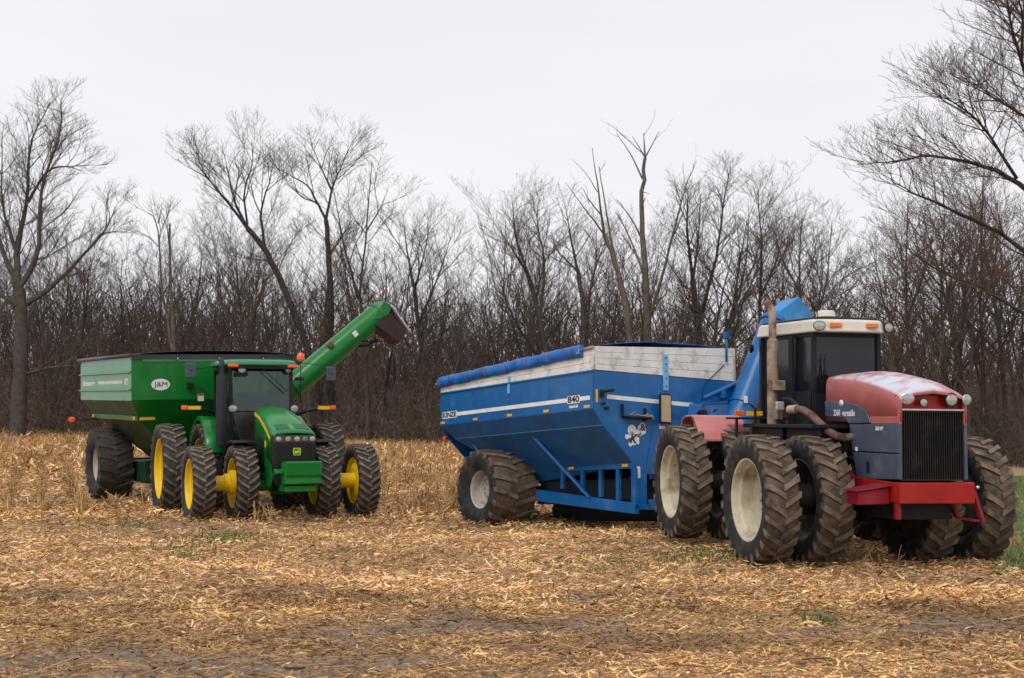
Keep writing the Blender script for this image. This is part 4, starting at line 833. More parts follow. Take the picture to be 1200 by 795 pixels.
# hopper shell: front plate, rear plate, sides
fp = [(-Wc, 3.02), (-Wc, 2.30), (-1.60, 2.0), (-.87, 1.30), (-.80, 1.24), (.80, 1.24), (.87, 1.30), (1.60, 2.0), (Wc, 2.30), (Wc, 3.02)]
b = MB(); b.prism(fp, 'x', -.02, .0, 0); b.build('front_wall', M_blue, blue, bevel=.004)
b = MB(); b.prism(fp, 'x', -Lc, -Lc + .02, 0); b.build('rear_wall', M_blue, blue, bevel=.004)
for s in (-1, 1):
    b = MB(); b.plate([(-Lc, s * Wc, 2.30), (-.0, s * Wc, 2.30), (0, s * Wc, 3.02), (-Lc, s * Wc, 3.02)], .012 * s)
    b.box((-Lc, min(s * Wc, s * (Wc + .025)), 3.0), (0, max(s * Wc, s * (Wc + .025)), 3.03))
    b.build('side_wall', M_blue, blue)
b = MB()
for s in (-1, 1):
    b.plate([(-Lc, s * (Wc - .003), 2.295), (-.005, s * (Wc - .003), 2.295), (-.005, s * 1.60, 2.0), (-Lc + .3, s * 1.60, 2.0)], .012 * s)
    b.plate([(-Lc + .3, s * 1.60, 1.985), (-.005, s * 1.60, 1.985), (-.005, s * .86, 1.285), (-3.6, s * .66, 1.0)], .012 * s)
b.plate([(-Lc, -Wc, 2.30), (-Lc, Wc, 2.30), (-3.6, .66, 1.0), (-3.6, -.66, 1.0)], .012)
b.build('hopper_slope', M_blue2, blue)
M_edge = mat('worn blue edge', (.06, .16, .28), .5, var=.2)
for s in (-1, 1):
    b = MB(); b.box((-Lc + .3, min(s * 1.58, s * 1.615), 1.985), (-.005, max(s * 1.58, s * 1.615), 2.01)); b.build('seam_flange', M_edge, blue)
b = MB(); b.box((-Lc + .05, -1.72, 2.86), (-.05, 1.72, 2.9)); b.build('grain_floor', mat('dark hopper inside', (.05, .05, .055), .8), blue)
# lower cradle frame with the openings
def rail(y, nm='undercarriage_rail'):
    b = MB(); s = -1 if y < 0 else 1
    def zt(x): return .89 + (x + 2.2) / 2.5 * (.53 - .89)
    X = [-2.35, .03]
    b.hexa([(-2.35, y, 1.20), (.03, y, 1.20), (.03, y + .08, 1.20), (-2.35, y + .08, 1.20), (-2.35, y, 1.31), (.03, y, 1.31), (.03, y + .08, 1.31), (-2.35, y + .08, 1.31)])
    for x, w in ((-2.30, .10), (-1.62, .09), (-1.02, .09), (-.47, .09), (.02, .12)): b.box((x - w / 2, y + .005, zt(x) - .05), (x + w / 2, y + .075, 1.20))
    b.hexa([(-4.6, y - .01, .72), (.09, y - .01, .34), (.09, y + .09, .34), (-4.6, y + .09, .72), (-4.6, y - .01, .98), (.09, y - .01, .54), (.09, y + .09, .54), (-4.6, y + .09, .98)])
    return b.build(nm, M_blue, blue, bevel=.006)
rail(-.90); rail(.82)
b = MB(); b.box((.0, -.90, .48), (.025, -.56, 1.30)); b.prism([(-.90, 1.24), (-.56, 1.24), (-.40, 1.9), (.40, 1.9), (.56, 1.24), (.90, 1.24), (.90, .48), (.56, .48), (.56, 1.1), (-.56, 1.1), (-.56, .48), (-.90, .48)], 'x', .002, .02)
b.box((-.02, -.9, .42), (.09, .9, .52)); b.build('front_frame', M_blue, blue, bevel=.004)
b = MB(); b.box((-3.6, -.60, .55), (-.1, .60, .62)); b.box((-3.4, -.66, .62), (-.25, .66, 1.02)); b.tube([(-3.6, 0, .42), (.4, 0, .42)], .22, 16); b.build('sump', mat('near black sump', (.006, .010, .022), .7, var=.3), blue)  # sump coloured near black so the frame openings before it read dark
# arch braces
for s in (-1, 1):
    b = MB(); b.bar((-2.55, s * 1.50, 1.98), (-1.35, s * .88, .66), .12, .05); b.build('diagonal_brace', M_blue, blue, bevel=.005); b = MB(); b.bar((-4.9, s * 1.50, 1.98), (-4.4, s * .95, .8), .12, .05); b.box((-4.4, min(s * .78, s * .98), .62), (-3.5, max(s * .78, s * .98), 1.12)); b.build('axle_brace', M_blue, blue, bevel=.005)
b = MB(); b.tube([(-3.98, -1.22, .86), (-3.98, 1.22, .86)], .09, 14); b.build('axle', M_dkmetal, blue)
tm_b = tyre_mesh('tyre', 1.72, 1.06, .80, 17, .045, [M_rub, M_trd, M_lugs, M_lug], lugw=.08, lagk=.32, curve=-.1)
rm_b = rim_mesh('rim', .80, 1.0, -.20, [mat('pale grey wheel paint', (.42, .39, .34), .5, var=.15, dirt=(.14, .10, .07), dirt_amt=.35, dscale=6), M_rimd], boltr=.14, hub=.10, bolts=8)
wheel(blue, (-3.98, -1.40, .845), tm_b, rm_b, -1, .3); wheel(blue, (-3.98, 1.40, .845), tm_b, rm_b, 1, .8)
# drawbar
b = MB(); b.bar((.0, -.45, .52), (2.1, -.12, .62), .14, .20); b.bar((.0, .45, .52), (2.1, .12, .62), .14, .20); b.bar((1.9, 0, .62), (2.7, 0, .64), .18, .16); b.build('drawbar', M_blue2, blue, bevel=.01)
b = MB(); b.tube([(.2, 0, .85), (2.6, 0, .82)], .06, 10); b.build('drive_shaft', M_blk, blue)
b = MB(); b.lathe([(0, -.05), (.07, -.05), (.07, .55), (.05, .56), (0, .56)], (1.5, -.42, .35), 'z', 12); b.build('jack_stand', M_blue2, blue)
# boards; weld seams on the side sheets first
for x in (-4.3, -2.86, -1.45):
    b = MB(); b.box((x - .006, -Wc - .0035, 2.31), (x + .006, -Wc - .0005, 2.995)); b.build('weld_seam', M_blue, blue)
b = MB()
for s in (-1, 1):
    for k in range(3):
        z0r, z0f = 3.035 + k * .063, 3.035 + k * .15; hr, hf = .058, .145
        y0, y1 = s * (Wc - .01), s * (Wc - .05)
        b.hexa([(-Lc, y0, z0r), (.0, y0, z0f), (.0, y1, z0f), (-Lc, y1, z0r), (-Lc, y0, z0r + hr), (.0, y0, z0f + hf), (.0, y1, z0f + hf), (-Lc, y1, z0r + hr)])
o_ = b.build('side_board', M_board, blue, bevel=.004)
b = MB()
for k in range(4):
    z0, z1 = 3.035 + k * .112, 3.035 + k * .171
    b.hexa([(.0, -Wc, z0), (.0, Wc, z1), (-.04, Wc, z1), (-.04, -Wc, z0), (.0, -Wc, z0 + .108), (.0, Wc, z1 + .166), (-.04, Wc, z1 + .166), (-.04, -Wc, z0 + .108)])
b.build('front_board', M_board, blue, bevel=.004)
b = MB(); b.box((-Lc, -Wc, 3.035), (-Lc + .04, Wc, 3.25)); b.build('rear_board', M_board, blue)
# tarp roll along the near side and the sheet over the top
pts = []; rr_ = []
for i in range(49):
    t_ = i / 48; x = -Lc - .02 + t_ * (Lc - .30); z = 3.26 + .17 * t_ + .006 * math.sin(t_ * 24); y = -Wc + .02 + .006 * math.sin(t_ * 37)
    pts.append((x, y, z)); rr_.append(.118 + .004 * math.sin(t_ * 41) + .003 * math.sin(t_ * 91))
b = MB(); b.tube(pts, rr_, 18); b.v = [(x, -Wc - .015 + (y + Wc - .02) * .62 + random.gauss(0, .004), z + random.gauss(0, .005)) for x, y, z in b.v]; tp = b.build('tarp_roll', M_tarp, blue, sharp=60)
for k in range(7):
    t_ = (k + .6) / 7.0; x = -Lc + t_ * (Lc - .32); z = 3.26 + .17 * t_
    b = MB(); b.lathe([(.120, -.016), (.1265, -.012), (.1265, .012), (.120, .016)], (x, -Wc + .02, z), 'x', 20); b.v = [(x_, -Wc - .015 + (y_ + Wc - .02) * .70, z_) for x_, y_, z_ in b.v]; b.build('tarp_strap', mat('brown strap', (.22, .13, .12), .7) if k == 0 else bpy.data.materials['brown strap'], tp)
b = MB(); rg = []
for i in range(13):
    t_ = i / 12; x = -Lc + t_ * (Lc - .02); e = 3.27 + .20 * t_; e2 = 3.27 + .42 * t_; hc = .12 + .05 * math.sin(t_ * 9) ** 2
    rg.append([(x, -Wc + 2 * Wc * u, e * (1 - u) + e2 * u + hc * math.sin(math.pi * u) ** .7 * (1 if u < .5 else .8)) for u in [j / 14 for j in range(15)]])
b.loft(rg, smooth=True, closed=False); o_ = b.build('tarp_sheet', M_tarp, blue, sharp=60); m_ = o_.modifiers.new('t', 'SOLIDIFY'); m_.thickness = .01
b = MB(); b.tube([(-.34, -Wc - .0, 3.44), (.02, -Wc - .02, 3.46)], .03, 8); b.tube([(-Lc - .22, -Wc, 3.24), (-Lc + .05, -Wc, 3.25)], .028, 8); b.box((-.42, -Wc - .09, 3.36), (-.32, -Wc + .0, 3.46)); b.build('roller_tube', mat('grey tube', (.32, .31, .28), .6, dirt=(.1, .08, .06), dirt_amt=.3), blue)
# pale straps, stripes, letters, markers
b = MB(); b.box((.003, -.115, 2.74), (.022, .015, 3.44)); o_ = b.build('board_strap', M_blueL, blue, bevel=.003)
b = MB()
for z in (2.82, 2.98, 3.12, 3.26, 3.38): b.lathe([(0, 0), (.014, 0), (.014, .01), (0, .01)], (.022, -.05, z), 'x', 8)
b.build('bolt', M_blk, o_)
b = MB(); b.box((-2.92, -Wc - .018, 2.80), (-2.84, -Wc - .003, 3.16)); b.build('board_strap', M_blueL, blue, bevel=.003)
b = MB(); b.box((-Lc + .10, -Wc - .005, 2.47), (-.10, -Wc - .0025, 2.55)); b.build('side_stripe', M_white, blue)
b = MB(); b.prism([(-1.50, 2.58), (.70, 2.53), (.70, 2.45), (-1.50, 2.50)], 'x', .0025, .005); b.build('front_stripe', M_white, blue)
M_let = mat('black lettering', (.02, .02, .03), .5)
def lettered(x, s_, txt, w):
    b = MB(); b.box((x - w / 2, -Wc - .007, 2.435), (x + w / 2, -Wc - .0055, 2.585)); pl_ = b.build('letter_panel', M_white, blue)
    text('lettering', txt, s_, M_let, pl_, frame((x, -Wc - .010, 2.508), (1, 0, 0), (0, 0, 1)), width=w * .92, bold=.004)
lettered(-Lc + .42, .15, 'KINZE', .62); lettered(-.62, .17, '840', .40)
text('lettering', 'AutoFold', .075, M_white, blue, frame((-.62, -Wc - .008, 2.375), (1, 0, 0), (0, 0, 1)), bold=.004)
for x in (-5.56, -4.19, -2.86, -1.54, -.20):
    b = MB(); b.box((x - .09, -Wc - .007, 2.325), (x + .09, -Wc - .003, 2.375)); b.build('reflector', M_refl, blue)
b = MB(); b.box((.003, -1.765, 2.42), (.007, -1.715, 2.66)); b.build('reflector', M_refl, blue)
for x in (-1.95, -.20):
    b = MB(); b.box((x - .09, -.917, 1.235), (x + .09, -.912, 1.29)); b.build('reflector', M_refl, blue)
b = MB(); b.box((.021, -.80, 1.02), (.026, -.72, 1.24)); b.build('sticker', M_sticker, blue)
# maize-and-letters emblem on the front plate
b = MB()
for (y, z, r_) in ((-.90, 1.93, .105), (-.90, 1.83, .075), (-1.02, 1.80, .05), (-.76, 1.88, .07), (-.70, 1.98, .06), (-.64, 2.03, .06), (-.78, 1.76, .06), (-.86, 1.70, .06), (-.94, 1.66, .045), (-.70, 1.90, .075), (-.62, 1.93, .07), (-.76, 1.70, .04)):
    b.lathe([(0, 0), (r_, 0), (r_, .003), (0, .003)], (.003 + .0004 * (y + 1) * 3, y, z), 'x', 14, smooth=False)
em = b.build('emblem', mat('emblem white', (.72, .70, .72), .6, var=.15, vscale=14), blue)
text('lettering', 'K', .24, M_let, em, frame((.010, -.86, 1.76), (0, 1, 0), (0, 0, 1)), shear=.25, bold=.006)
text('lettering', 'and', .08, M_let, em, frame((.010, -.73, 1.85), (0, .9, .5), (0, -.5, .9)), bold=.001)
text('lettering', '&', .19, M_let, em, frame((.010, -.63, 1.99), (0, 1, 0), (0, 0, 1)), bold=.004)
# tool bracket with trash, pins, lights, mirror
b = MB(); b.box((.003, -1.16, 2.17), (.05, -1.13, 2.42)); b.box((.003, -.60, 2.12), (.05, -.57, 2.36)); b.box((.003, -1.12, 2.155), (.16, -.45, 2.185)); b.build('step_bracket', M_dkmetal, blue)
g = np.random.default_rng(9); b = MB()
for k in range(26):
    y = -1.05 + .5 * g.random(); a = g.normal(0, .35); l_ = .06 + .12 * g.random(); b.bar((.05 + .09 * g.random(), y, 2.19 + .03 * g.random()), (.08 + .08 * g.random(), y + l_ * math.cos(a), 2.2 + l_ * math.sin(a) * .5), .03, .012)
o_ = b.build('trash_on_step', mat('dry husk', (.42, .30, .17), .9, var=.3), blue)
b = MB(); b.tube([(.03, -1.62, 2.63), (.10, -1.55, 2.64), (.11, -1.42, 2.66)], .028, 8); b.box((.0, -1.66, 2.52), (.05, -1.60, 2.66)); b.tube([(.02, -1.6, 2.40), (.07, -1.6, 2.40)], .03, 10); b.tube([(.02, -1.52, 2.32), (.07, -1.52, 2.32)], .035, 10); b.build('hose_fitting', M_dkmetal, blue)
b = MB(); b.prism([(-.30 + .035, 2.08), (-.035, 2.08), (0, 2.115), (0, 2.63), (-.035, 2.665), (-.265, 2.665), (-.30, 2.63), (-.30, 2.115)], 'x', .10, .14); b.bar((.0, -.15, 2.3), (.1, -.15, 2.3), .04, .04)
mi = b.build('mirror', M_blk, blue, (0, -.01, 0), bevel=.01)
b = MB(); b.box((.141, -.268, 2.115), (.146, -.03, 2.63)); b.build('mirror_face', mat('dusty tan mirror face', (.46, .34, .21), .35, var=.15, vscale=6), mi, bevel=.0)  # mirror face is one flat tan colour
b = MB(); b.box((.003, -.22, 1.98), (.008, -.08, 2.08)); o_ = b.build('warning_label', M_sticker, blue); b = MB(); b.box((.0085, -.22, 2.045), (.0105, -.08, 2.08)); b.build('label_header', M_red_s, o_)
b = MB(); b.tube([(.03, 1.55, 3.42), (.03, 1.56, 4.02)], .022, 8); b.box((.0, 1.50, 3.9), (.07, 1.62, 4.03)); b.build('indicator_post', M_blue, blue)
b = MB(); b.tube([(.01, 1.5, 3.35), (.02, 1.05, 3.0), (.03, .9, 2.85), (.03, .86, 2.4)], .008, 6); b.build('cable', M_dkmetal, blue)
# auger: lower housing, folded upper tube, spout hood
A0, A1 = Vector((.62, .95, 1.62)), Vector((.62, 2.36, 4.28))
b = MB(); b.tube([A0, A1], .27, 28); ag = b.build('auger_tube', M_blue, blue, sharp=40)
dv = (A1 - A0).normalized()
b = MB()
for t_ in (.32, .97): c = A0.lerp(A1, t_); b = MB(); b.tube([c - dv * .014, c + dv * .014], .30, 28); b.build('flange', M_blue, ag, sharp=40)
b = MB(); b.hexa([(.0, .25, 1.25), (.85, .45, 1.15), (.85, 1.25, 1.25), (.0, 1.45, 1.35), (.0, .55, 2.52), (.45, .75, 2.45), (.6, 1.45, 2.50), (.0, 1.65, 2.62)]); b.tube([(.62, .55, .62), (.62, 1.0, 1.75)], .25, 20)
b.build('auger_base', M_blue2, blue, bevel=.02)
b = MB(); b.plate([(.3, .55, 2.50), (.32, 1.50, 2.62), (.34, 1.62, 3.02), (.33, 1.20, 2.80)], .05); b.tube([(.35, .62, 2.60), (.42, 1.5, 2.96)], .045, 10); b.box((.38, 1.02, 2.62), (.46, 1.12, 2.78)); b.build('hinge_bracket', M_blue, blue, bevel=.008)
b = MB(); b.tube([(.35, .52, 2.29), (.5, .52, 2.29)], .075, 12); b.tube([(.35, .82, 2.30), (.5, .82, 2.30)], .085, 12); b.build('drive_cap', M_dkmetal, blue, sharp=40)
b = MB(); b.box((.90, 1.17, 2.50), (.905, 1.27, 2.64)); b.build('sticker', M_sticker, blue)
b = MB(); b.hexa([(.36, 2.14, 3.98), (.90, 2.14, 3.98), (.90, 3.05, 4.24), (.36, 3.05, 4.24), (.40, 2.30, 4.44), (.86, 2.30, 4.44), (.86, 2.80, 4.76), (.40, 2.80, 4.76)]); b.prism([(2.80, 4.755), (3.18, 4.42), (3.12, 4.12), (2.5, 4.05)], 'x', .38, .88)
b.build('spout_hood', mat('bright blue spout paint', (.03, .21, .50), .45, var=.15, vscale=3, dirt=(.2, .3, .42), dirt_amt=.2), blue, bevel=.01)
# rear lamps
b = MB(); b.bar((-Lc - .02, -1.30, 2.0), (-Lc - .1, -1.62, 2.02), .03, .03); b.bar((-Lc - .02, -1.0, 2.2), (-Lc - .15, -1.3, 1.9), .03, .03); b.build('lamp_bar', M_dkmetal, blue)
lamp(blue, (-Lc - .10, -1.62, 2.02), .075, (1, -.3, 0), 'tail_lamp', lens=M_orange); lamp(blue, (-Lc + .0, -.95, 1.88), .085, (1, -.3, 0), 'tail_lamp', lens=M_orange)
# ================================================================ green tractor
M_grn = mat('green tractor paint', (.003, .185, .028), .3, var=.06, dirt=(.07, .15, .05), dirt_amt=.14, dscale=4, bump=.05, bscale=4, coat=.2)
M_grnc = mat('green cart paint', (.002, .155, .018), .34, var=.10, bump=.10, bscale=2., vscale=1.5, dirt=(.02, .11, .025), dirt_amt=.08, coat=.2)
M_yel = mat('yellow wheel paint', (.78, .52, .008), .42, var=.06, dirt=(.35, .22, .05), dirt_amt=.15, dscale=6)
M_yeld = mat('yellow wheel bolts', (.25, .17, .02), .5)
M_gl = bpy.data.materials.new('clear cab glass'); M_gl.use_nodes = True
_t = M_gl.node_tree; _t.nodes.clear(); _o = _t.nodes.new('ShaderNodeOutputMaterial'); _x = _t.nodes.new('ShaderNodeMixShader'); _tr = _t.nodes.new('ShaderNodeBsdfTransparent'); _gl = _t.nodes.new('ShaderNodeBsdfGlossy')
_tr.inputs['Color'].default_value = (.36, .47, .40, 1); _gl.inputs['Color'].default_value = (.8, .95, .9, 1); _gl.inputs['Roughness'].default_value = .06; _x.inputs[0].default_value = .08
_t.links.new(_tr.outputs[0], _x.inputs[1]); _t.links.new(_gl.outputs[0], _x.inputs[2]); _t.links.new(_x.outputs[0], _o.inputs['Surface'])
gt = vehicle('row_crop_tractor', (-4.879, 27.273, .188), (24.46, -.4, .6), 'bright green row crop tractor with yellow dual wheels in front of the green cart', 'tractor')
tm_f = tyre_mesh('tyre', 1.59, .45, 1.01, 28, .040, [M_rub, M_trdg, M_lugs, M_lugg], lugw=.056, lagk=.72, curve=.35)
tm_g = tyre_mesh('tyre', 2.06, .53, 1.33, 25, .05, [M_rub, M_trdg, M_lugs, M_lugg], lugw=.068, lagk=.75, curve=.2)
rm_fo = rim_mesh('rim', 1.01, .45, .12, [M_yel, M_yeld, M_yel], boltr=.17, hub=.12, ring=.34)
rm_fi = rim_mesh('rim', 1.01, .45, .10, [M_yel, M_yeld, M_yel], boltr=.17, hub=.12)
rm_go = rim_mesh('rim', 1.33, .53, .14, [M_yel, M_yeld, M_yel], boltr=.22, hub=.14)
RF, RG = .78, 1.015
for (y, s, rm) in ((-1.74, -1, rm_fo), (-.86, -1, rm_fi), (.86, 1, rm_fi), (1.74, 1, rm_fo)):
    wheel(gt, (0, y, RF), tm_f, rm, s, rot=y * 2)
for (y, s) in ((-1.83, -1), (-.95, -1), (.95, 1), (1.83, 1)): wheel(gt, (-3.04, y, RG), tm_g, rm_go, s, rot=y * 1.7)
for s in (-1, 1):
    b = MB(); b.lathe([(0, s * .82), (.26, s * .83), (.27, s * .90), (.27, s * 1.10), (.20, s * 1.12), (.20, s * 1.22), (.16, s * 1.23), (.16, s * 1.62), (.19, s * 1.63), (.19, s * 1.66), (0, s * 1.66)], n=24); b.box((-.12, min(s * .9, s * 1.1), -.28), (.12, max(s * .9, s * 1.1), -.08))
    b.build('dual_hub', M_yel, gt, (0, 0, RF), sharp=40, bevel=.01)
    b = MB(); b.lathe([(0, s * .7), (.14, s * .7), (.14, s * 1.72), (0, s * 1.72)], n=20); b.build('dual_hub', M_yel, gt, (-3.04, 0, RG), sharp=40)
b = MB(); b.lathe([(0, -.8), (.11, -.8), (.15, -.55), (.12, -.3), (.2, -.2), (.2, .2), (.12, .3), (.15, .55), (.11, .8), (0, .8)], n=20); b.build('front_axle', M_grn, gt, (0, 0, RF - .05), sharp=40)
b = MB(); b.lathe([(0, -1.0), (.17, -.9), (.22, -.5), (.3, -.3), (.3, .3), (.22, .5), (.17, .9), (0, 1.0)], n=20); b.build('rear_axle', M_dkmetal, gt, (-3.04, 0, RG), sharp=40)
M_grnd = mat('green engine paint', (.004, .045, .014), .55, var=.25, dirt=(.05, .045, .035), dirt_amt=.3)
b = MB(); b.box((-3.4, -.33, .62), (-.9, .33, 1.35)); b.box((-1.0, -.24, .60), (.75, .24, 1.25)); b.box((-.9, -.30, 1.2), (.6, .30, 1.75)); b.box((-2.9, -.6, 1.0), (-2.0, .6, 1.45))
b.tube([(-.5, -.36, .75), (.0, -.4, .9), (.4, -.34, .8)], .035, 8); b.tube([(-.3, -.30, 1.1), (.0, -.45, .95), (.1, -.6, .85)], .04, 8)
b.build('chassis', M_grnd, gt, bevel=.015)
# hood: loft of arched sections, falling and widening slightly to the nose
def hring(x, zt, zb, hw, crown, rc=.07):
    yz = [(-hw, zb), (-hw * 1.0, zt - rc * 1.6), (-hw * .965, zt - rc * .6), (-hw * .86, zt), (-hw * .5, zt + crown * .7), (0, zt + crown)]
    yz += [(-a, c) for a, c in yz[-2::-1]]
    return [(x, y, z) for y, z in yz]
b = MB(); b.loft([hring(x, zt, zb, hw, cr) for x, zt, zb, hw, cr in [(-.95, 2.33, 1.50, .36, .07), (-.60, 2.30, 1.45, .38, .07), (-.2, 2.215, 1.40, .40, .07), (.2, 2.11, 1.38, .415, .065), (.50, 2.01, 1.30, .43, .06), (.56, 1.985, 1.29, .43, .035), (.85, 1.90, 1.20, .445, .03), (.99, 1.85, 1.15, .45, .03), (1.05, 1.80, 1.72, .45, .02)]], smooth=True, closed=False)
hd = b.build('hood', M_grn, gt, sharp=50); m_ = hd.modifiers.new('t', 'SOLIDIFY'); m_.thickness = .02
b = MB()  # raised panels and rib on the hood nose
for s in (-1, 1): b.hexa([(.60, s * .06, 1.97), (.93, s * .06, 1.87), (.93, s * .35, 1.86), (.60, s * .33, 1.965), (.60, s * .06, 2.015), (.93, s * .06, 1.913), (.93, s * .35, 1.893), (.60, s * .33, 1.992)])
b.build('hood_vent_panel', mat('dark green inset', (.005, .085, .025), .45, var=.1), gt, bevel=.008)
for s in (-1, 1):
    b = MB(); pl = [(-.88, 2.27), (-.70, 2.235), (-.3, 2.16), (.1, 2.03), (.45, 1.90), (.82, 1.72), (.80, 1.66), (.42, 1.83), (.08, 1.96), (-.3, 2.09), (-.70, 2.165), (-.88, 2.20)]
    def yy(x): return s * (.362 + (x + .95) * .046 + .006)
    vs = [(x, yy(x), z) for x, z in pl]; n = len(pl)
    for i in range(5): b.add([(pl[j][0], yy(pl[j][0]) + o_ , pl[j][1]) for o_ in (0, s * .008) for j in (i, i + 1, n - 2 - i, n - 1 - i)], [(0, 1, 2, 3), (4, 5, 6, 7), (0, 1, 5, 4), (2, 3, 7, 6), (1, 2, 6, 5), (3, 0, 4, 7)])
    b.build('yellow_stripe', M_yel, gt)
    b = MB(); b.prism([(-.45, 1.5), (-.05, 1.78), (.10, 1.70), (.12, 1.25), (-.05, .95), (-.5, .9)], 'y', s * .395, s * .43); b.build('side_vent', M_blk, gt, bevel=.01)
    b = MB(); b.prism([(.2, 1.8), (.95, 1.6), (1.0, .95), (.7, .70), (.35, .70), (.25, 1.2)], 'y', s * .40, s * .425); b.build('side_panel', M_grn, gt, bevel=.008)
    b = MB(); b.prism([(.25, 1.66), (.40, 1.62), (.40, 1.55), (.30, 1.50)], 'y', s * .426, s * .432); b.build('number_decal', M_yel, gt)
# nose: black mask, lamps, badge
b = MB(); msk = [(-.455, 1.78), (.455, 1.78), (.455, 1.25), (.40, .78), (-.33, .74), (-.40, .80), (-.455, 1.25)]
b.loft([[(.90, y, z) for y, z in msk], [(1.045, y, z) for y, z in msk]]); b.build('grille', mat('black plastic mask', (.012, .013, .016), .4, var=.2), gt, bevel=.02)
b = MB()
for k in range(21): y = -.36 + k * .036; b.box((1.045, y - .004, .86), (1.06, y + .004, 1.60))
b.build('grille_screen', mat('black grille mesh', (.02, .02, .022), .6), gt)
b = MB(); b.box((1.046, -.44, 1.63), (1.05, .44, 1.77)); b.build('lamp_band', mat('dark lamp band', (.03, .03, .035), .2, coat=.5), gt)
for y, m_ in ((-.33, M_lens), (-.13, mat('fog lens', (.35, .30, .16), .2)), (.055, M_lens), (.22, mat('dim lens', (.18, .18, .19), .15)), (.375, M_lens)):
    lamp(gt, (1.055, y, 1.695), .058, (1, 0, 0), 'headlight', 1.2, lens=m_)
M_hdgrn = mat('badge green', (.03, .25, .03), .4); M_hdyel = mat('badge yellow', (.80, .62, .03), .4)
b = MB(); b.prism([(-.02, 1.36), (.12, 1.36), (.135, 1.44), (.12, 1.51), (-.02, 1.51), (-.035, 1.44)], 'x', 1.062, 1.068); bd = b.build('badge', M_hdyel, gt)
b = MB(); b.prism([(-.01, 1.37), (.11, 1.37), (.123, 1.44), (.11, 1.50), (-.01, 1.50), (-.023, 1.44)], 'x', 1.0685, 1.071); b.build('badge_field', M_hdgrn, bd)
b = MB()  # leaping stag
b.prism([(.0, 1.425), (.02, 1.445), (.06, 1.440), (.085, 1.452), (.095, 1.44), (.07, 1.425), (.03, 1.42)], 'x', 1.0715, 1.0735); b.prism([(.085, 1.45), (.10, 1.465), (.11, 1.455), (.095, 1.44)], 'x', 1.0716, 1.0736)
b.prism([(.005, 1.43), (-.01, 1.405), (.0, 1.395), (.012, 1.42)], 'x', 1.0717, 1.0737); b.prism([(.03, 1.425), (.02, 1.395), (.03, 1.39), (.042, 1.42)], 'x', 1.0717, 1.0737); b.prism([(.075, 1.43), (.10, 1.41), (.105, 1.418), (.09, 1.435)], 'x', 1.0717, 1.0737)
b.prism([(.09, 1.46), (.075, 1.485), (.08, 1.487), (.096, 1.463)], 'x', 1.0717, 1.0737); b.build('stag', M_hdyel, bd)
# front weights with bracket
b = MB(); n_w = 18
for k in range(n_w):
    y = -.33 + k * (.74 / n_w); b.prism([(1.30, 1.235), (1.63, 1.25), (1.655, 1.22), (1.64, .98), (1.52, .78), (1.35, .76), (1.30, .95)], 'y', y + .003, y + .038)
b.build('weight_pack', M_grn, gt, bevel=.004)
b = MB(); b.box((1.02, -.30, .64), (1.50, .34, .76)); b.box((1.30, -.338, .80), (1.60, .415, 1.20)); b.box((1.36, -.50, 1.01), (1.52, -.335, 1.09)); b.box((1.36, .41, 1.01), (1.52, .46, 1.09)); b.build('weight_bracket', M_grn, gt, bevel=.01)
b = MB(); b.lathe([(.0, -.02), (.06, -.02), (.06, .03), (0, .03)], (1.44, -.49, 1.04), 'y', 14); b.build('weight_pin', M_grn, gt)
# cab
M_gpost = M_blk
CP = [(-1.92, -.68), (-1.92, .68), (-2.5, .80), (-3.35, .72), (-3.35, -.72), (-2.5, -.80)]
CL = [(-1.62, -.46), (-1.62, .46), (-2.5, .70), (-3.2, .66), (-3.2, -.66), (-2.5, -.70)]
zt_, zm_, zl_ = 3.28, 2.30, 1.55
ringt = [(x, y * 1.02, zt_) for x, y in CP]; ringm = [(x + (.12 if i < 2 else 0), y, zm_) for i, (x, y) in enumerate(CP)]; ringl = [(x - (.12 if i < 2 else 0), y, zl_) for i, (x, y) in enumerate(CL)]
b = MB()
for r0, r1 in ((ringt, ringm),):
    for i in range(6):
        j = (i + 1) % 6; b.add([r0[i], r0[j], r1[j], r1[i]], [(0, 1, 2, 3)])
b.build('cab_glass', M_gl, gt)
b = MB(); b.loft([ringl, ringm]); lw = b.build('cab_base', mat('dark lower cab', (.016, .018, .016), .25, var=.3, spec=.6), gt, bevel=.01)
b = MB()
for i in range(6): b.bar(ringt[i], ringm[i], .07, .07, up=(1, 0, 0)); b.bar(ringm[i], ringm[(i + 1) % 6], .03, .03)
for i in (1, 0): b.bar(ringm[i], (ringm[i][0] - .05, ringm[i][1] * .98, 1.5), .08, .06, up=(1, 0, 0))
b.loft([[(x, y, 3.24) for x, y, z in ringt], [(x, y, 3.31) for x, y, z in ringt]])
b.build('cab_frame', M_blk, gt, bevel=.006)
b = MB(); b.box((-3.1, -.7, 1.0), (-1.9, .7, 1.58)); b.box((-2.5, -1.02, .75), (-1.9, -.68, 1.2)); b.build('cab_floor', M_dkmetal, gt, bevel=.02)
rp_ = [(-1.78, -.62), (-1.72, -.3), (-1.72, .3), (-1.78, .62), (-1.90, .80), (-2.5, .90), (-3.3, .86), (-3.5, .7), (-3.5, -.7), (-3.3, -.86), (-2.5, -.90), (-1.90, -.80)]
def rr2(z, k): return [((x + 2.6) * k - 2.6, y * k, z) for x, y in rp_]
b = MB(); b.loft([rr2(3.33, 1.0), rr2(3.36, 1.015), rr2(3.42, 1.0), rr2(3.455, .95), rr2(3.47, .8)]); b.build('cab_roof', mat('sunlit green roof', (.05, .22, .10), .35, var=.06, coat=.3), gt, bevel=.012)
b = MB(); b.box((-1.80, -.70, 3.25), (-1.76, .72, 3.335)); b.build('visor_band', M_blk, gt, bevel=.01)
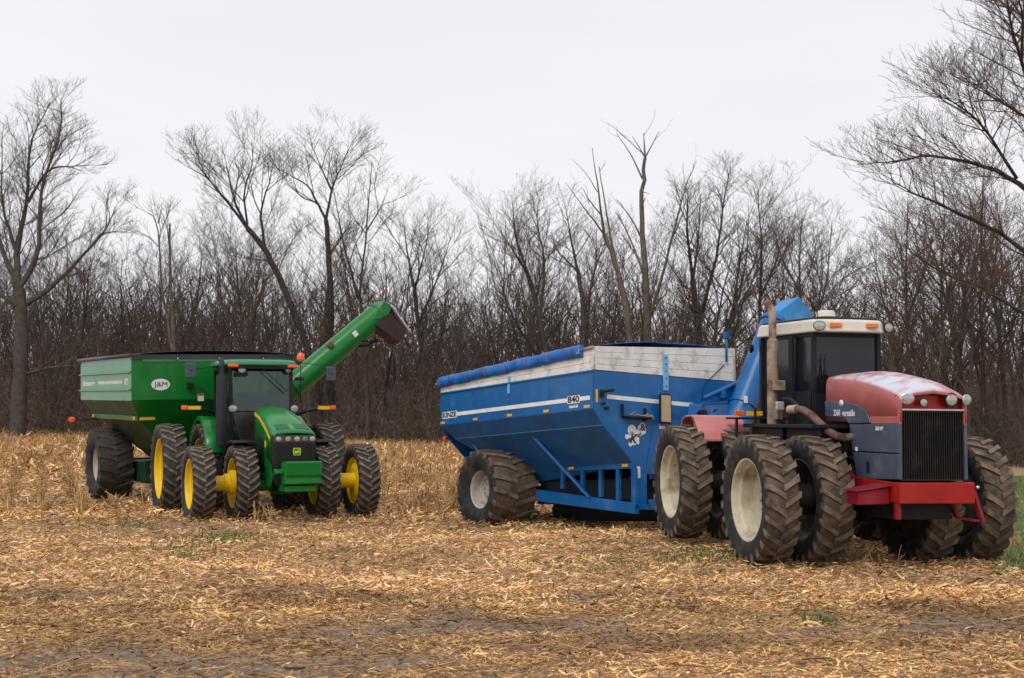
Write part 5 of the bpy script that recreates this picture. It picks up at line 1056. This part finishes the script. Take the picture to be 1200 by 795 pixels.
for y in (-.66, .70):
    b = MB(); b.box((-1.80, y - .12, 3.285), (-1.735, y + .12, 3.355)); b.build('marker_light', M_orange, gt, bevel=.015)
lamp(gt, (-1.78, -.46, 3.235), .085, (1, -.05, -.1), oval=1.1); lamp(gt, (-1.78, .60, 3.235), .075, (1, .1, -.1), lens=bpy.data.materials['dim lens'])
lamp(gt, (-1.76, -.66, 2.36), .085, (1, -.1, 0), oval=1.3); lamp(gt, (-1.76, .74, 2.36), .085, (1, .1, 0), oval=1.2)
b = MB(); b.box((-1.86, -.60, 3.10), (-1.80, -.32, 3.18)); b.build('blind_roll', M_blk, gt)
b = MB(); b.lathe([(.055, 3.44), (.055, 3.47), (.09, 3.48), (.09, 3.54), (.075, 3.60), (.04, 3.64), (.001, 3.65)], ax='z', n=20); b.build('beacon', M_orange, gt, (-1.95, .93, 0), sharp=50)
b = MB(); b.tube([(-1.95, .93, 2.5), (-1.95, .93, 3.45)], .012, 6); b.bar((-1.95, .78, 3.40), (-1.95, .95, 3.43), .03, .02); b.box((-1.97, .80, 3.0), (-1.93, 1.0, 3.08)); b.build('beacon_post', M_blk, gt)
b = MB(); b.tube([(-1.95, .8, 3.42), (-1.95, 1.95, 3.33)], .008, 6); b.build('mirror_arm', M_blk, gt)
for s, y, z in ((1, 1.65, 3.17), (-1, -1.56, 3.20)):
    b = MB(); b.box((-1.98, y - .12, z - .17), (-1.90, y + .12, z + .17)); b.bar((-1.94, y, z - .02), (-1.9, y, z + .06), .05, .08); b.build('mirror', mat('mirror shell', (.06, .07, .10), .45) if s > 0 else bpy.data.materials['mirror shell'], gt, bevel=.03)
b = MB(); b.tube([(-2.0, -.78, 3.35), (-2.0, -1.56, 3.22)], .010, 6); b.build('mirror_arm', M_blk, gt)
b = MB(); b.bar((-1.75, .02, 3.24), (-1.68, .56, 2.74), .012, .03, up=(1, 0, 0)); b.bar((-1.68, .56, 2.74), (-1.72, .45, 2.85), .01, .02, up=(1, 0, 0)); b.build('wiper', M_blk, gt)
# extremity arms with reflectors
for s in (-1, 1):
    b = MB(); b.tube([(-2.2, s * .85, 2.20), (-2.1, s * 1.10, 2.31), (-2.0, s * 1.35, 2.36), (-1.97, s * 1.62, 2.38)], .042, 8); ar = b.build('warning_arm', M_blk, gt, sharp=50)
    b = MB(); b.box((-1.96, min(s * 1.34, s * 1.62), 2.34), (-1.90, max(s * 1.34, s * 1.62), 2.42)); b.build('reflector', M_refl, ar)
    b = MB(); b.box((-1.98, min(s * 1.63, s * 1.76), 2.33), (-1.89, max(s * 1.63, s * 1.76), 2.43)); b.build('turn_signal', M_orange, ar, bevel=.02)
# interior
M_int = mat('cab interior', (.05, .05, .052), .8)
b = MB(); b.box((-3.0, -.30, 1.7), (-2.55, .30, 1.85)); b.hexa([(-3.05, -.28, 1.85), (-2.92, -.28, 1.85), (-2.92, .28, 1.85), (-3.05, .28, 1.85), (-3.2, -.22, 2.75), (-3.08, -.22, 2.75), (-3.08, .22, 2.75), (-3.2, .22, 2.75)]); b.box((-2.9, -.6, 1.6), (-2.5, -.38, 2.25)); b.build('operator_seat', M_int, gt, bevel=.03)
b = MB(); b.bar((-1.95, 0, 1.6), (-2.15, 0, 2.45), .12, .12); b.box((-2.15, -.22, 2.25), (-1.95, .22, 2.38)); b.build('steering_column', M_int, gt, bevel=.02)
b = MB(); pth = [(-2.22 + .09 * math.sin(a), .22 * math.cos(a), 2.55 + .10 * math.sin(a)) for a in [k * math.pi / 12 for k in range(25)]]; b.tube(pth, .016, 8, cap=False); b.bar((-2.22, -.2, 2.55), (-2.22, .2, 2.55), .03, .015); b.build('steering_wheel', M_int, gt)
b = MB(); b.box((-2.1, .50, 2.30), (-2.0, .66, 2.75)); b.build('console', M_int, gt, bevel=.02)
# exhaust / intake column, steps, fenders
b = MB(); b.lathe([(.0, 1.5), (.11, 1.52), (.125, 1.58), (.125, 3.06), (.12, 3.10), (.055, 3.11), (.055, 3.3)], ax='z', n=24); b.tube([(0, 0, 3.28), (0, 0, 3.36), (-.02, 0, 3.40), (-.08, -.01, 3.44)], .06, 16, cap=False); b.build('exhaust_stack', mat('dark stack shroud', (.02, .022, .032), .5, var=.2), gt, (-1.72, -.92, 0), sharp=40)
for s in (-1, 1):
    b = MB(); rg = []
    for i in range(10):
        a = R(-62 + i * 15); Rf = 1.16; x, z = Rf * math.sin(a), Rf * math.cos(a)
        dn = max(0, (i - 6)) * .03
        rg.append([(x, s * (.66), z), (x, s * 1.16, z + .02), (x * .99, s * 1.20, z - .03), (x * .96, s * 1.19, z - .10)])
    b.loft(rg, smooth=True, closed=False); o_ = b.build('rear_fender', M_grn, gt, (-3.04, 0, RG + .02), sharp=50); m_ = o_.modifiers.new('t', 'SOLIDIFY'); m_.thickness = .03
    b = MB(); rg = []
    for i in range(9):
        a = R(-92 + i * 14); Rf = .90; x, z = Rf * math.sin(a), Rf * math.cos(a); rg.append([(x, s * .64, z), (x, s * 1.08, z), (x * .97, s * 1.10, z - .05)])
    b.loft(rg, smooth=True, closed=False); o_ = b.build('front_fender', M_blk, gt, (0, 0, RF), sharp=50); m_ = o_.modifiers.new('t', 'SOLIDIFY'); m_.thickness = .02
b = MB(); b.box((-2.6, -1.02, .72), (-1.95, -.7, .78)); b.box((-2.6, -1.04, .45), (-1.95, -.76, .50)); b.bar((-2.6, -1.0, .45), (-2.6, -.8, 1.5), .03, .06); b.bar((-1.95, -1.0, .45), (-1.95, -.8, 1.5), .03, .06); b.build('cab_steps', M_blk, gt)
b = MB(); b.box((-2.8, .55, .75), (-1.6, 1.0, 1.35)); b.build('fuel_tank', M_blk, gt, bevel=.06)
# ================================================================ green grain cart
gc = vehicle('green_grain_cart', (-7.087, 30.744, .291), (30.66, -1.76, 2.0), 'green grain cart with black roll tarp and raised unloading auger behind the green tractor', 'grain cart')
LG, WG = 5.35, 1.95
fpg = [(-WG, 3.50), (-WG, 2.54), (WG, 2.54), (WG, 3.50)]
b = MB(); b.prism(fpg, 'x', -.03, 0); b.build('front_wall', M_grnc, gc, bevel=.01)
b = MB(); b.prism(fpg, 'x', -LG, -LG + .03); b.build('rear_wall', M_grnc, gc, bevel=.01)
M_grns = mat('lighter green side', (.018, .22, .065), .36, var=.15, vscale=1.2, dirt=(.06, .22, .10), dirt_amt=.12, dscale=2, coat=.3)  # side walls, rails and lip in a lighter green than the end walls
for s in (-1, 1):
    b = MB(); prof = [(0, 2.54), (0, 2.755), (.05, 2.775), (.05, 2.80), (0, 2.82), (0, 3.165), (.05, 3.185), (.05, 3.21), (0, 3.23), (0, 3.50)]
    rg = [[(x, s * (WG + e), z) for e, z in prof] + [(x, s * (WG - .03), 3.50), (x, s * (WG - .03), 2.54)] for x in (-LG, -.035)]
    b.loft(rg); b.build('side_wall', M_grns, gc)
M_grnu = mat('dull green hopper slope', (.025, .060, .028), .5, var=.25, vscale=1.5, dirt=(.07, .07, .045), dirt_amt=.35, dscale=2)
T1 = [(0, -WG, 2.54), (0, WG, 2.54), (-LG, WG, 2.54), (-LG, -WG, 2.54)]
T2 = [(-.30, -1.72, 2.12), (-.30, 1.72, 2.12), (-LG + .75, 1.72, 2.12), (-LG + .75, -1.72, 2.12)]
T3 = [(-1.15, -.55, 1.0), (-1.15, .55, 1.0), (-3.55, .55, 1.0), (-3.55, -.55, 1.0)]
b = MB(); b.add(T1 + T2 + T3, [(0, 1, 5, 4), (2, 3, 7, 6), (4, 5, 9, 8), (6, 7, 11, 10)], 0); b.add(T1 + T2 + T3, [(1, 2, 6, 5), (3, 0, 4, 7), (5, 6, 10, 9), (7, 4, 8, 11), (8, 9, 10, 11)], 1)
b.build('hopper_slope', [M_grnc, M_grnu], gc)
for s in (-1, 1):
    b = MB(); b.hexa([(-LG + .75, s * 1.72, 2.06), (-.30, s * 1.72, 2.06), (-.30, s * 1.76, 2.06), (-LG + .75, s * 1.76, 2.06), (-LG + .75, s * 1.74, 2.17), (-.30, s * 1.74, 2.17), (-.30, s * 1.80, 2.17), (-LG + .75, s * 1.80, 2.17)]); b.build('seam_rail', M_grns, gc, bevel=.005)
b = MB(); b.box((-3.7, -.55, .80), (.2, .55, 1.02)); b.box((-3.7, -.5, .50), (-.7, .5, .82)); b.build('undercarriage', mat('dark green frame', (.004, .05, .02), .5, var=.2, dirt=(.04, .04, .03), dirt_amt=.3), gc, bevel=.01)
M_dg = bpy.data.materials['dark green frame']
b = MB(); b.box((-4.45, -1.0, .42), (-2.6, 1.0, .96)); b.build('frame_box', M_dg, gc, bevel=.03)
for s in (-1, 1):
    b = MB(); b.bar((-4.1, s * 1.2, .9), (-4.1, s * .9, 2.1), .14, .10); b.bar((-4.1, s * .3, .9), (-4.1, s * 1.25, .9), .2, .2); b.bar((-4.1, s * .7, .9), (-2.9, s * .5, .7), .12, .12); b.build('axle_support', M_dg, gc, bevel=.01)
b = MB(); b.bar((-.3, -.45, .72), (2.2, -.1, .72), .12, .18); b.bar((-.3, .45, .72), (2.2, .1, .72), .12, .18); b.bar((2.0, 0, .72), (2.7, 0, .70), .16, .14); b.build('drawbar', M_dg, gc, bevel=.01)
tm_c = tyre_mesh('tyre', 1.84, .88, .92, 18, .045, [M_rub, M_trdg, M_lugs, mat('dark tyre lugs', (.06, .052, .046), .9, var=.4)], lugw=.08, lagk=.38, curve=-.1)
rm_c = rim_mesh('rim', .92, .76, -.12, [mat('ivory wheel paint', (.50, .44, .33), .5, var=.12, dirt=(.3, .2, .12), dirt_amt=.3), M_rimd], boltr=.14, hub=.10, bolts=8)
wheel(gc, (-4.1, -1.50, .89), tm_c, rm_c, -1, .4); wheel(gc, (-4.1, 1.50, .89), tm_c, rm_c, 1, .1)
# black tarp: arched sheet, rolled edge
M_tarpb = mat('black tarp', (.030, .031, .042), .30, var=.2, bump=.3, bscale=3, spec=.6)
b = MB(); rg = []
for i in range(9):
    x = -LG - .08 + (LG + .18) * i / 8
    rg.append([(x, -WG - .05 + (2 * WG + .1) * u, 3.60 + .10 * math.sin(math.pi * u) ** .6) for u in [j / 12 for j in range(13)]])
b.loft(rg, smooth=True, closed=False); tb = b.build('tarp_sheet', M_tarpb, gc, sharp=60); m_ = tb.modifiers.new('t', 'SOLIDIFY'); m_.thickness = .015
b = MB(); b.tube([(-LG - .12, -WG - .03, 3.59), (.08, -WG - .03, 3.59)], .045, 12); b.build('tarp_roll', mat('grey black tarp roll', (.07, .055, .055), .45), gc)
b = MB(); b.box((-.02, -WG - .02, 3.50), (.03, WG + .02, 3.61)); b.box((-LG - .03, -WG - .02, 3.50), (-LG + .02, WG + .02, 3.61))
for s in (-1, 1): b.box((-LG, min(s * WG, s * (WG - .04)), 3.50), (0, max(s * WG, s * (WG - .04)), 3.56))
b.build('top_frame', M_tarpb, gc)
b = MB(); b.box((.0, -1.7, 3.44), (.02, WG, 3.50)); b.build('wall_lip', M_grns, gc)
b = MB()
for y in (-.9, .1, 1.2): b.tube([(.05, y, 3.55), (.12, y, 3.50), (.05, y, 3.46)], .012, 6)
b.build('tarp_hook', M_chrome, gc)
# J&M oval, stickers, side lettering
b = MB(); b.lathe([(.001, .003), (.165, .003), (.165, .007), (.001, .007)], (0, 0, 0), 'x', 36, smooth=False); em = b.build('oval_badge', M_white, gc, (0, -1.28, 2.905)); em.scale = (1, 1.32, .82)
em2 = text('badge_lettering', 'J&M', .165, M_let, gc, frame((.010, -1.28, 2.905), (0, 1, 0), (0, 0, 1)), width=.31, bold=0)
yl = -WG - .004
text('lettering', 'Grainstorm', .17, M_white, gc, frame((-4.40, yl, 2.965), (1, 0, 0), (0, 0, 1)), shear=.2, width=1.35, bold=.006)
b = MB(); b.box((-3.30, -WG - .006, 2.935), (-.85, -WG - .002, 3.015)); b.build('side_stripe', mat('cream stripe', (.62, .56, .46), .5), gc)
text('lettering', '875', .20, M_white, gc, frame((-.45, yl, 2.975), (1, 0, 0), (0, 0, 1)), width=.36, bold=.004)
b = MB(); b.box((.003, -.40, 2.50), (.007, -.25, 2.68)); o_ = b.build('warning_label', M_sticker, gc, (0, .0, .0)); b = MB(); b.box((.0075, -.40, 2.63), (.0095, -.25, 2.68)); b.build('label_header', M_red_s, o_)
b = MB(); b.plate([(-.28, -1.70, 2.075), (-.28, -1.34, 2.075), (-.28, -1.34, 2.145), (-.28, -1.70, 2.145)], .006); b.build('reflector', M_refl, gc)
for x in (-4.55, -.36):
    b = MB(); b.box((x - .07, -1.812, 2.09), (x + .07, -1.80, 2.16)); b.build('reflector', M_refl, gc)
b = MB(); b.tube([(-4.6, -1.6, 2.05), (-4.85, -2.0, 2.02), (-4.9, -2.2, 2.03)], .02, 6); b.build('lamp_bar', M_dkmetal, gc); lamp(gc, (-4.9, -2.28, 2.03), .085, (1, -.3, 0), 'tail_lamp', lens=M_orange, oval=1.3)
b = MB(); b.box((.0, -.66, 2.80), (.12, -.54, 2.95)); b.tube([(.1, -.5, 2.9), (.2, -.3, 2.75), (.3, -.2, 2.6)], .02, 6); b.build('valve_block', M_blk, gc, bevel=.01)
# auger: raised tube and spout
G0, G1 = Vector((.85, 1.05, 2.35)), Vector((.95, 3.93, 4.62))
b = MB(); b.tube([G0, G1], .285, 28); ag = b.build('auger_tube', M_grnc, gc, sharp=40); dv = (G1 - G0).normalized()
side = dv.cross(Vector((1, 0, 0))).normalized()
for t_ in (.20, .985):
    c = G0.lerp(G1, t_); b = MB(); b.tube([c - dv * .012, c + dv * .012], .315, 28); b.build('flange', M_grns, ag, sharp=40)
b = MB(); c = G0.lerp(G1, .56); q = Vector((1, 0, 0)); u_ = side if side.z > 0 else -side
b.hexa([c + q * .17 + u_ * .235 + dv * e + q * f for e, f in ((-.07, 0), (.07, 0), (.07, .10), (-.07, .10))] + [c + q * .17 + u_ * .285 + dv * e + q * f - u_ * (f * .9) for e, f in ((-.07, 0), (.07, 0), (.07, .12), (-.07, .12))]); b.build('band_clamp', mat('rusty plate', (.10, .04, .025), .8), ag)
b = MB(); c = G0.lerp(G1, .74); b.plate([c + q * .288 + dv * e + u_ * h_ for e, h_ in ((-.06, -.01), (.06, -.01), (.06, .13), (-.06, .13))], .005); b.build('sticker', M_sticker, ag)
b = MB(); b.hexa([tuple(Vector(p)) for p in [(.64, 3.70, 4.28), (1.24, 3.70, 4.28), (1.24, 4.32, 3.84), (.64, 4.32, 3.84), (.68, 3.98, 4.78), (1.20, 3.98, 4.78), (1.24, 4.52, 4.14), (.64, 4.52, 4.14)]]); b.build('spout', mat('dark brown rubber spout', (.035, .018, .018), .6, var=.2), gc, bevel=.015)
b = MB(); b.plate([(.60, 4.10, 4.76), (1.28, 4.10, 4.76), (1.28, 4.60, 4.12), (.60, 4.60, 4.12)], .04); b.build('spout_flap', mat('grey spout flap', (.42, .42, .46), .5), gc)
b = MB(); b.prism([(3.60, 4.42), (3.92, 4.90), (4.14, 4.76), (4.02, 4.55), (3.80, 4.45)], 'x', .66, 1.24); b.build('spout_collar', M_grnc, gc, bevel=.01)
b = MB(); b.tube([(.9, 3.2, 3.78), (.95, 3.6, 3.80), (.95, 3.85, 3.95)], .03, 8); b.tube([(1.1, 3.3, 3.9), (1.1, 3.75, 3.9)], .022, 8); b.build('spout_cylinder', M_dkmetal, gc)
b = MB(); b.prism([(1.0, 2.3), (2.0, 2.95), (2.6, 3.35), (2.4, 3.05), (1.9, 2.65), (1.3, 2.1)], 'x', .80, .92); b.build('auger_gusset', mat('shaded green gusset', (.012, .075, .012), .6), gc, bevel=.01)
b = MB(); b.hexa([(.05, .6, 1.1), (1.0, .7, 1.1), (1.0, 1.4, 1.1), (.05, 1.5, 1.1), (.05, .6, 2.35), (1.1, .75, 2.3), (1.15, 1.6, 2.4), (.05, 1.7, 2.5)]); b.tube([(.8, .65, .6), (.85, 1.05, 2.35)], .26, 20); b.build('auger_base', M_grnc, gc, bevel=.02)
b = MB(); b.box((.9, 1.55, 2.95), (1.0, 1.75, 3.02)); b.box((.9, 1.55, 2.80), (1.0, 1.7, 2.86)); b.build('hinge_pin', M_chrome, gc)
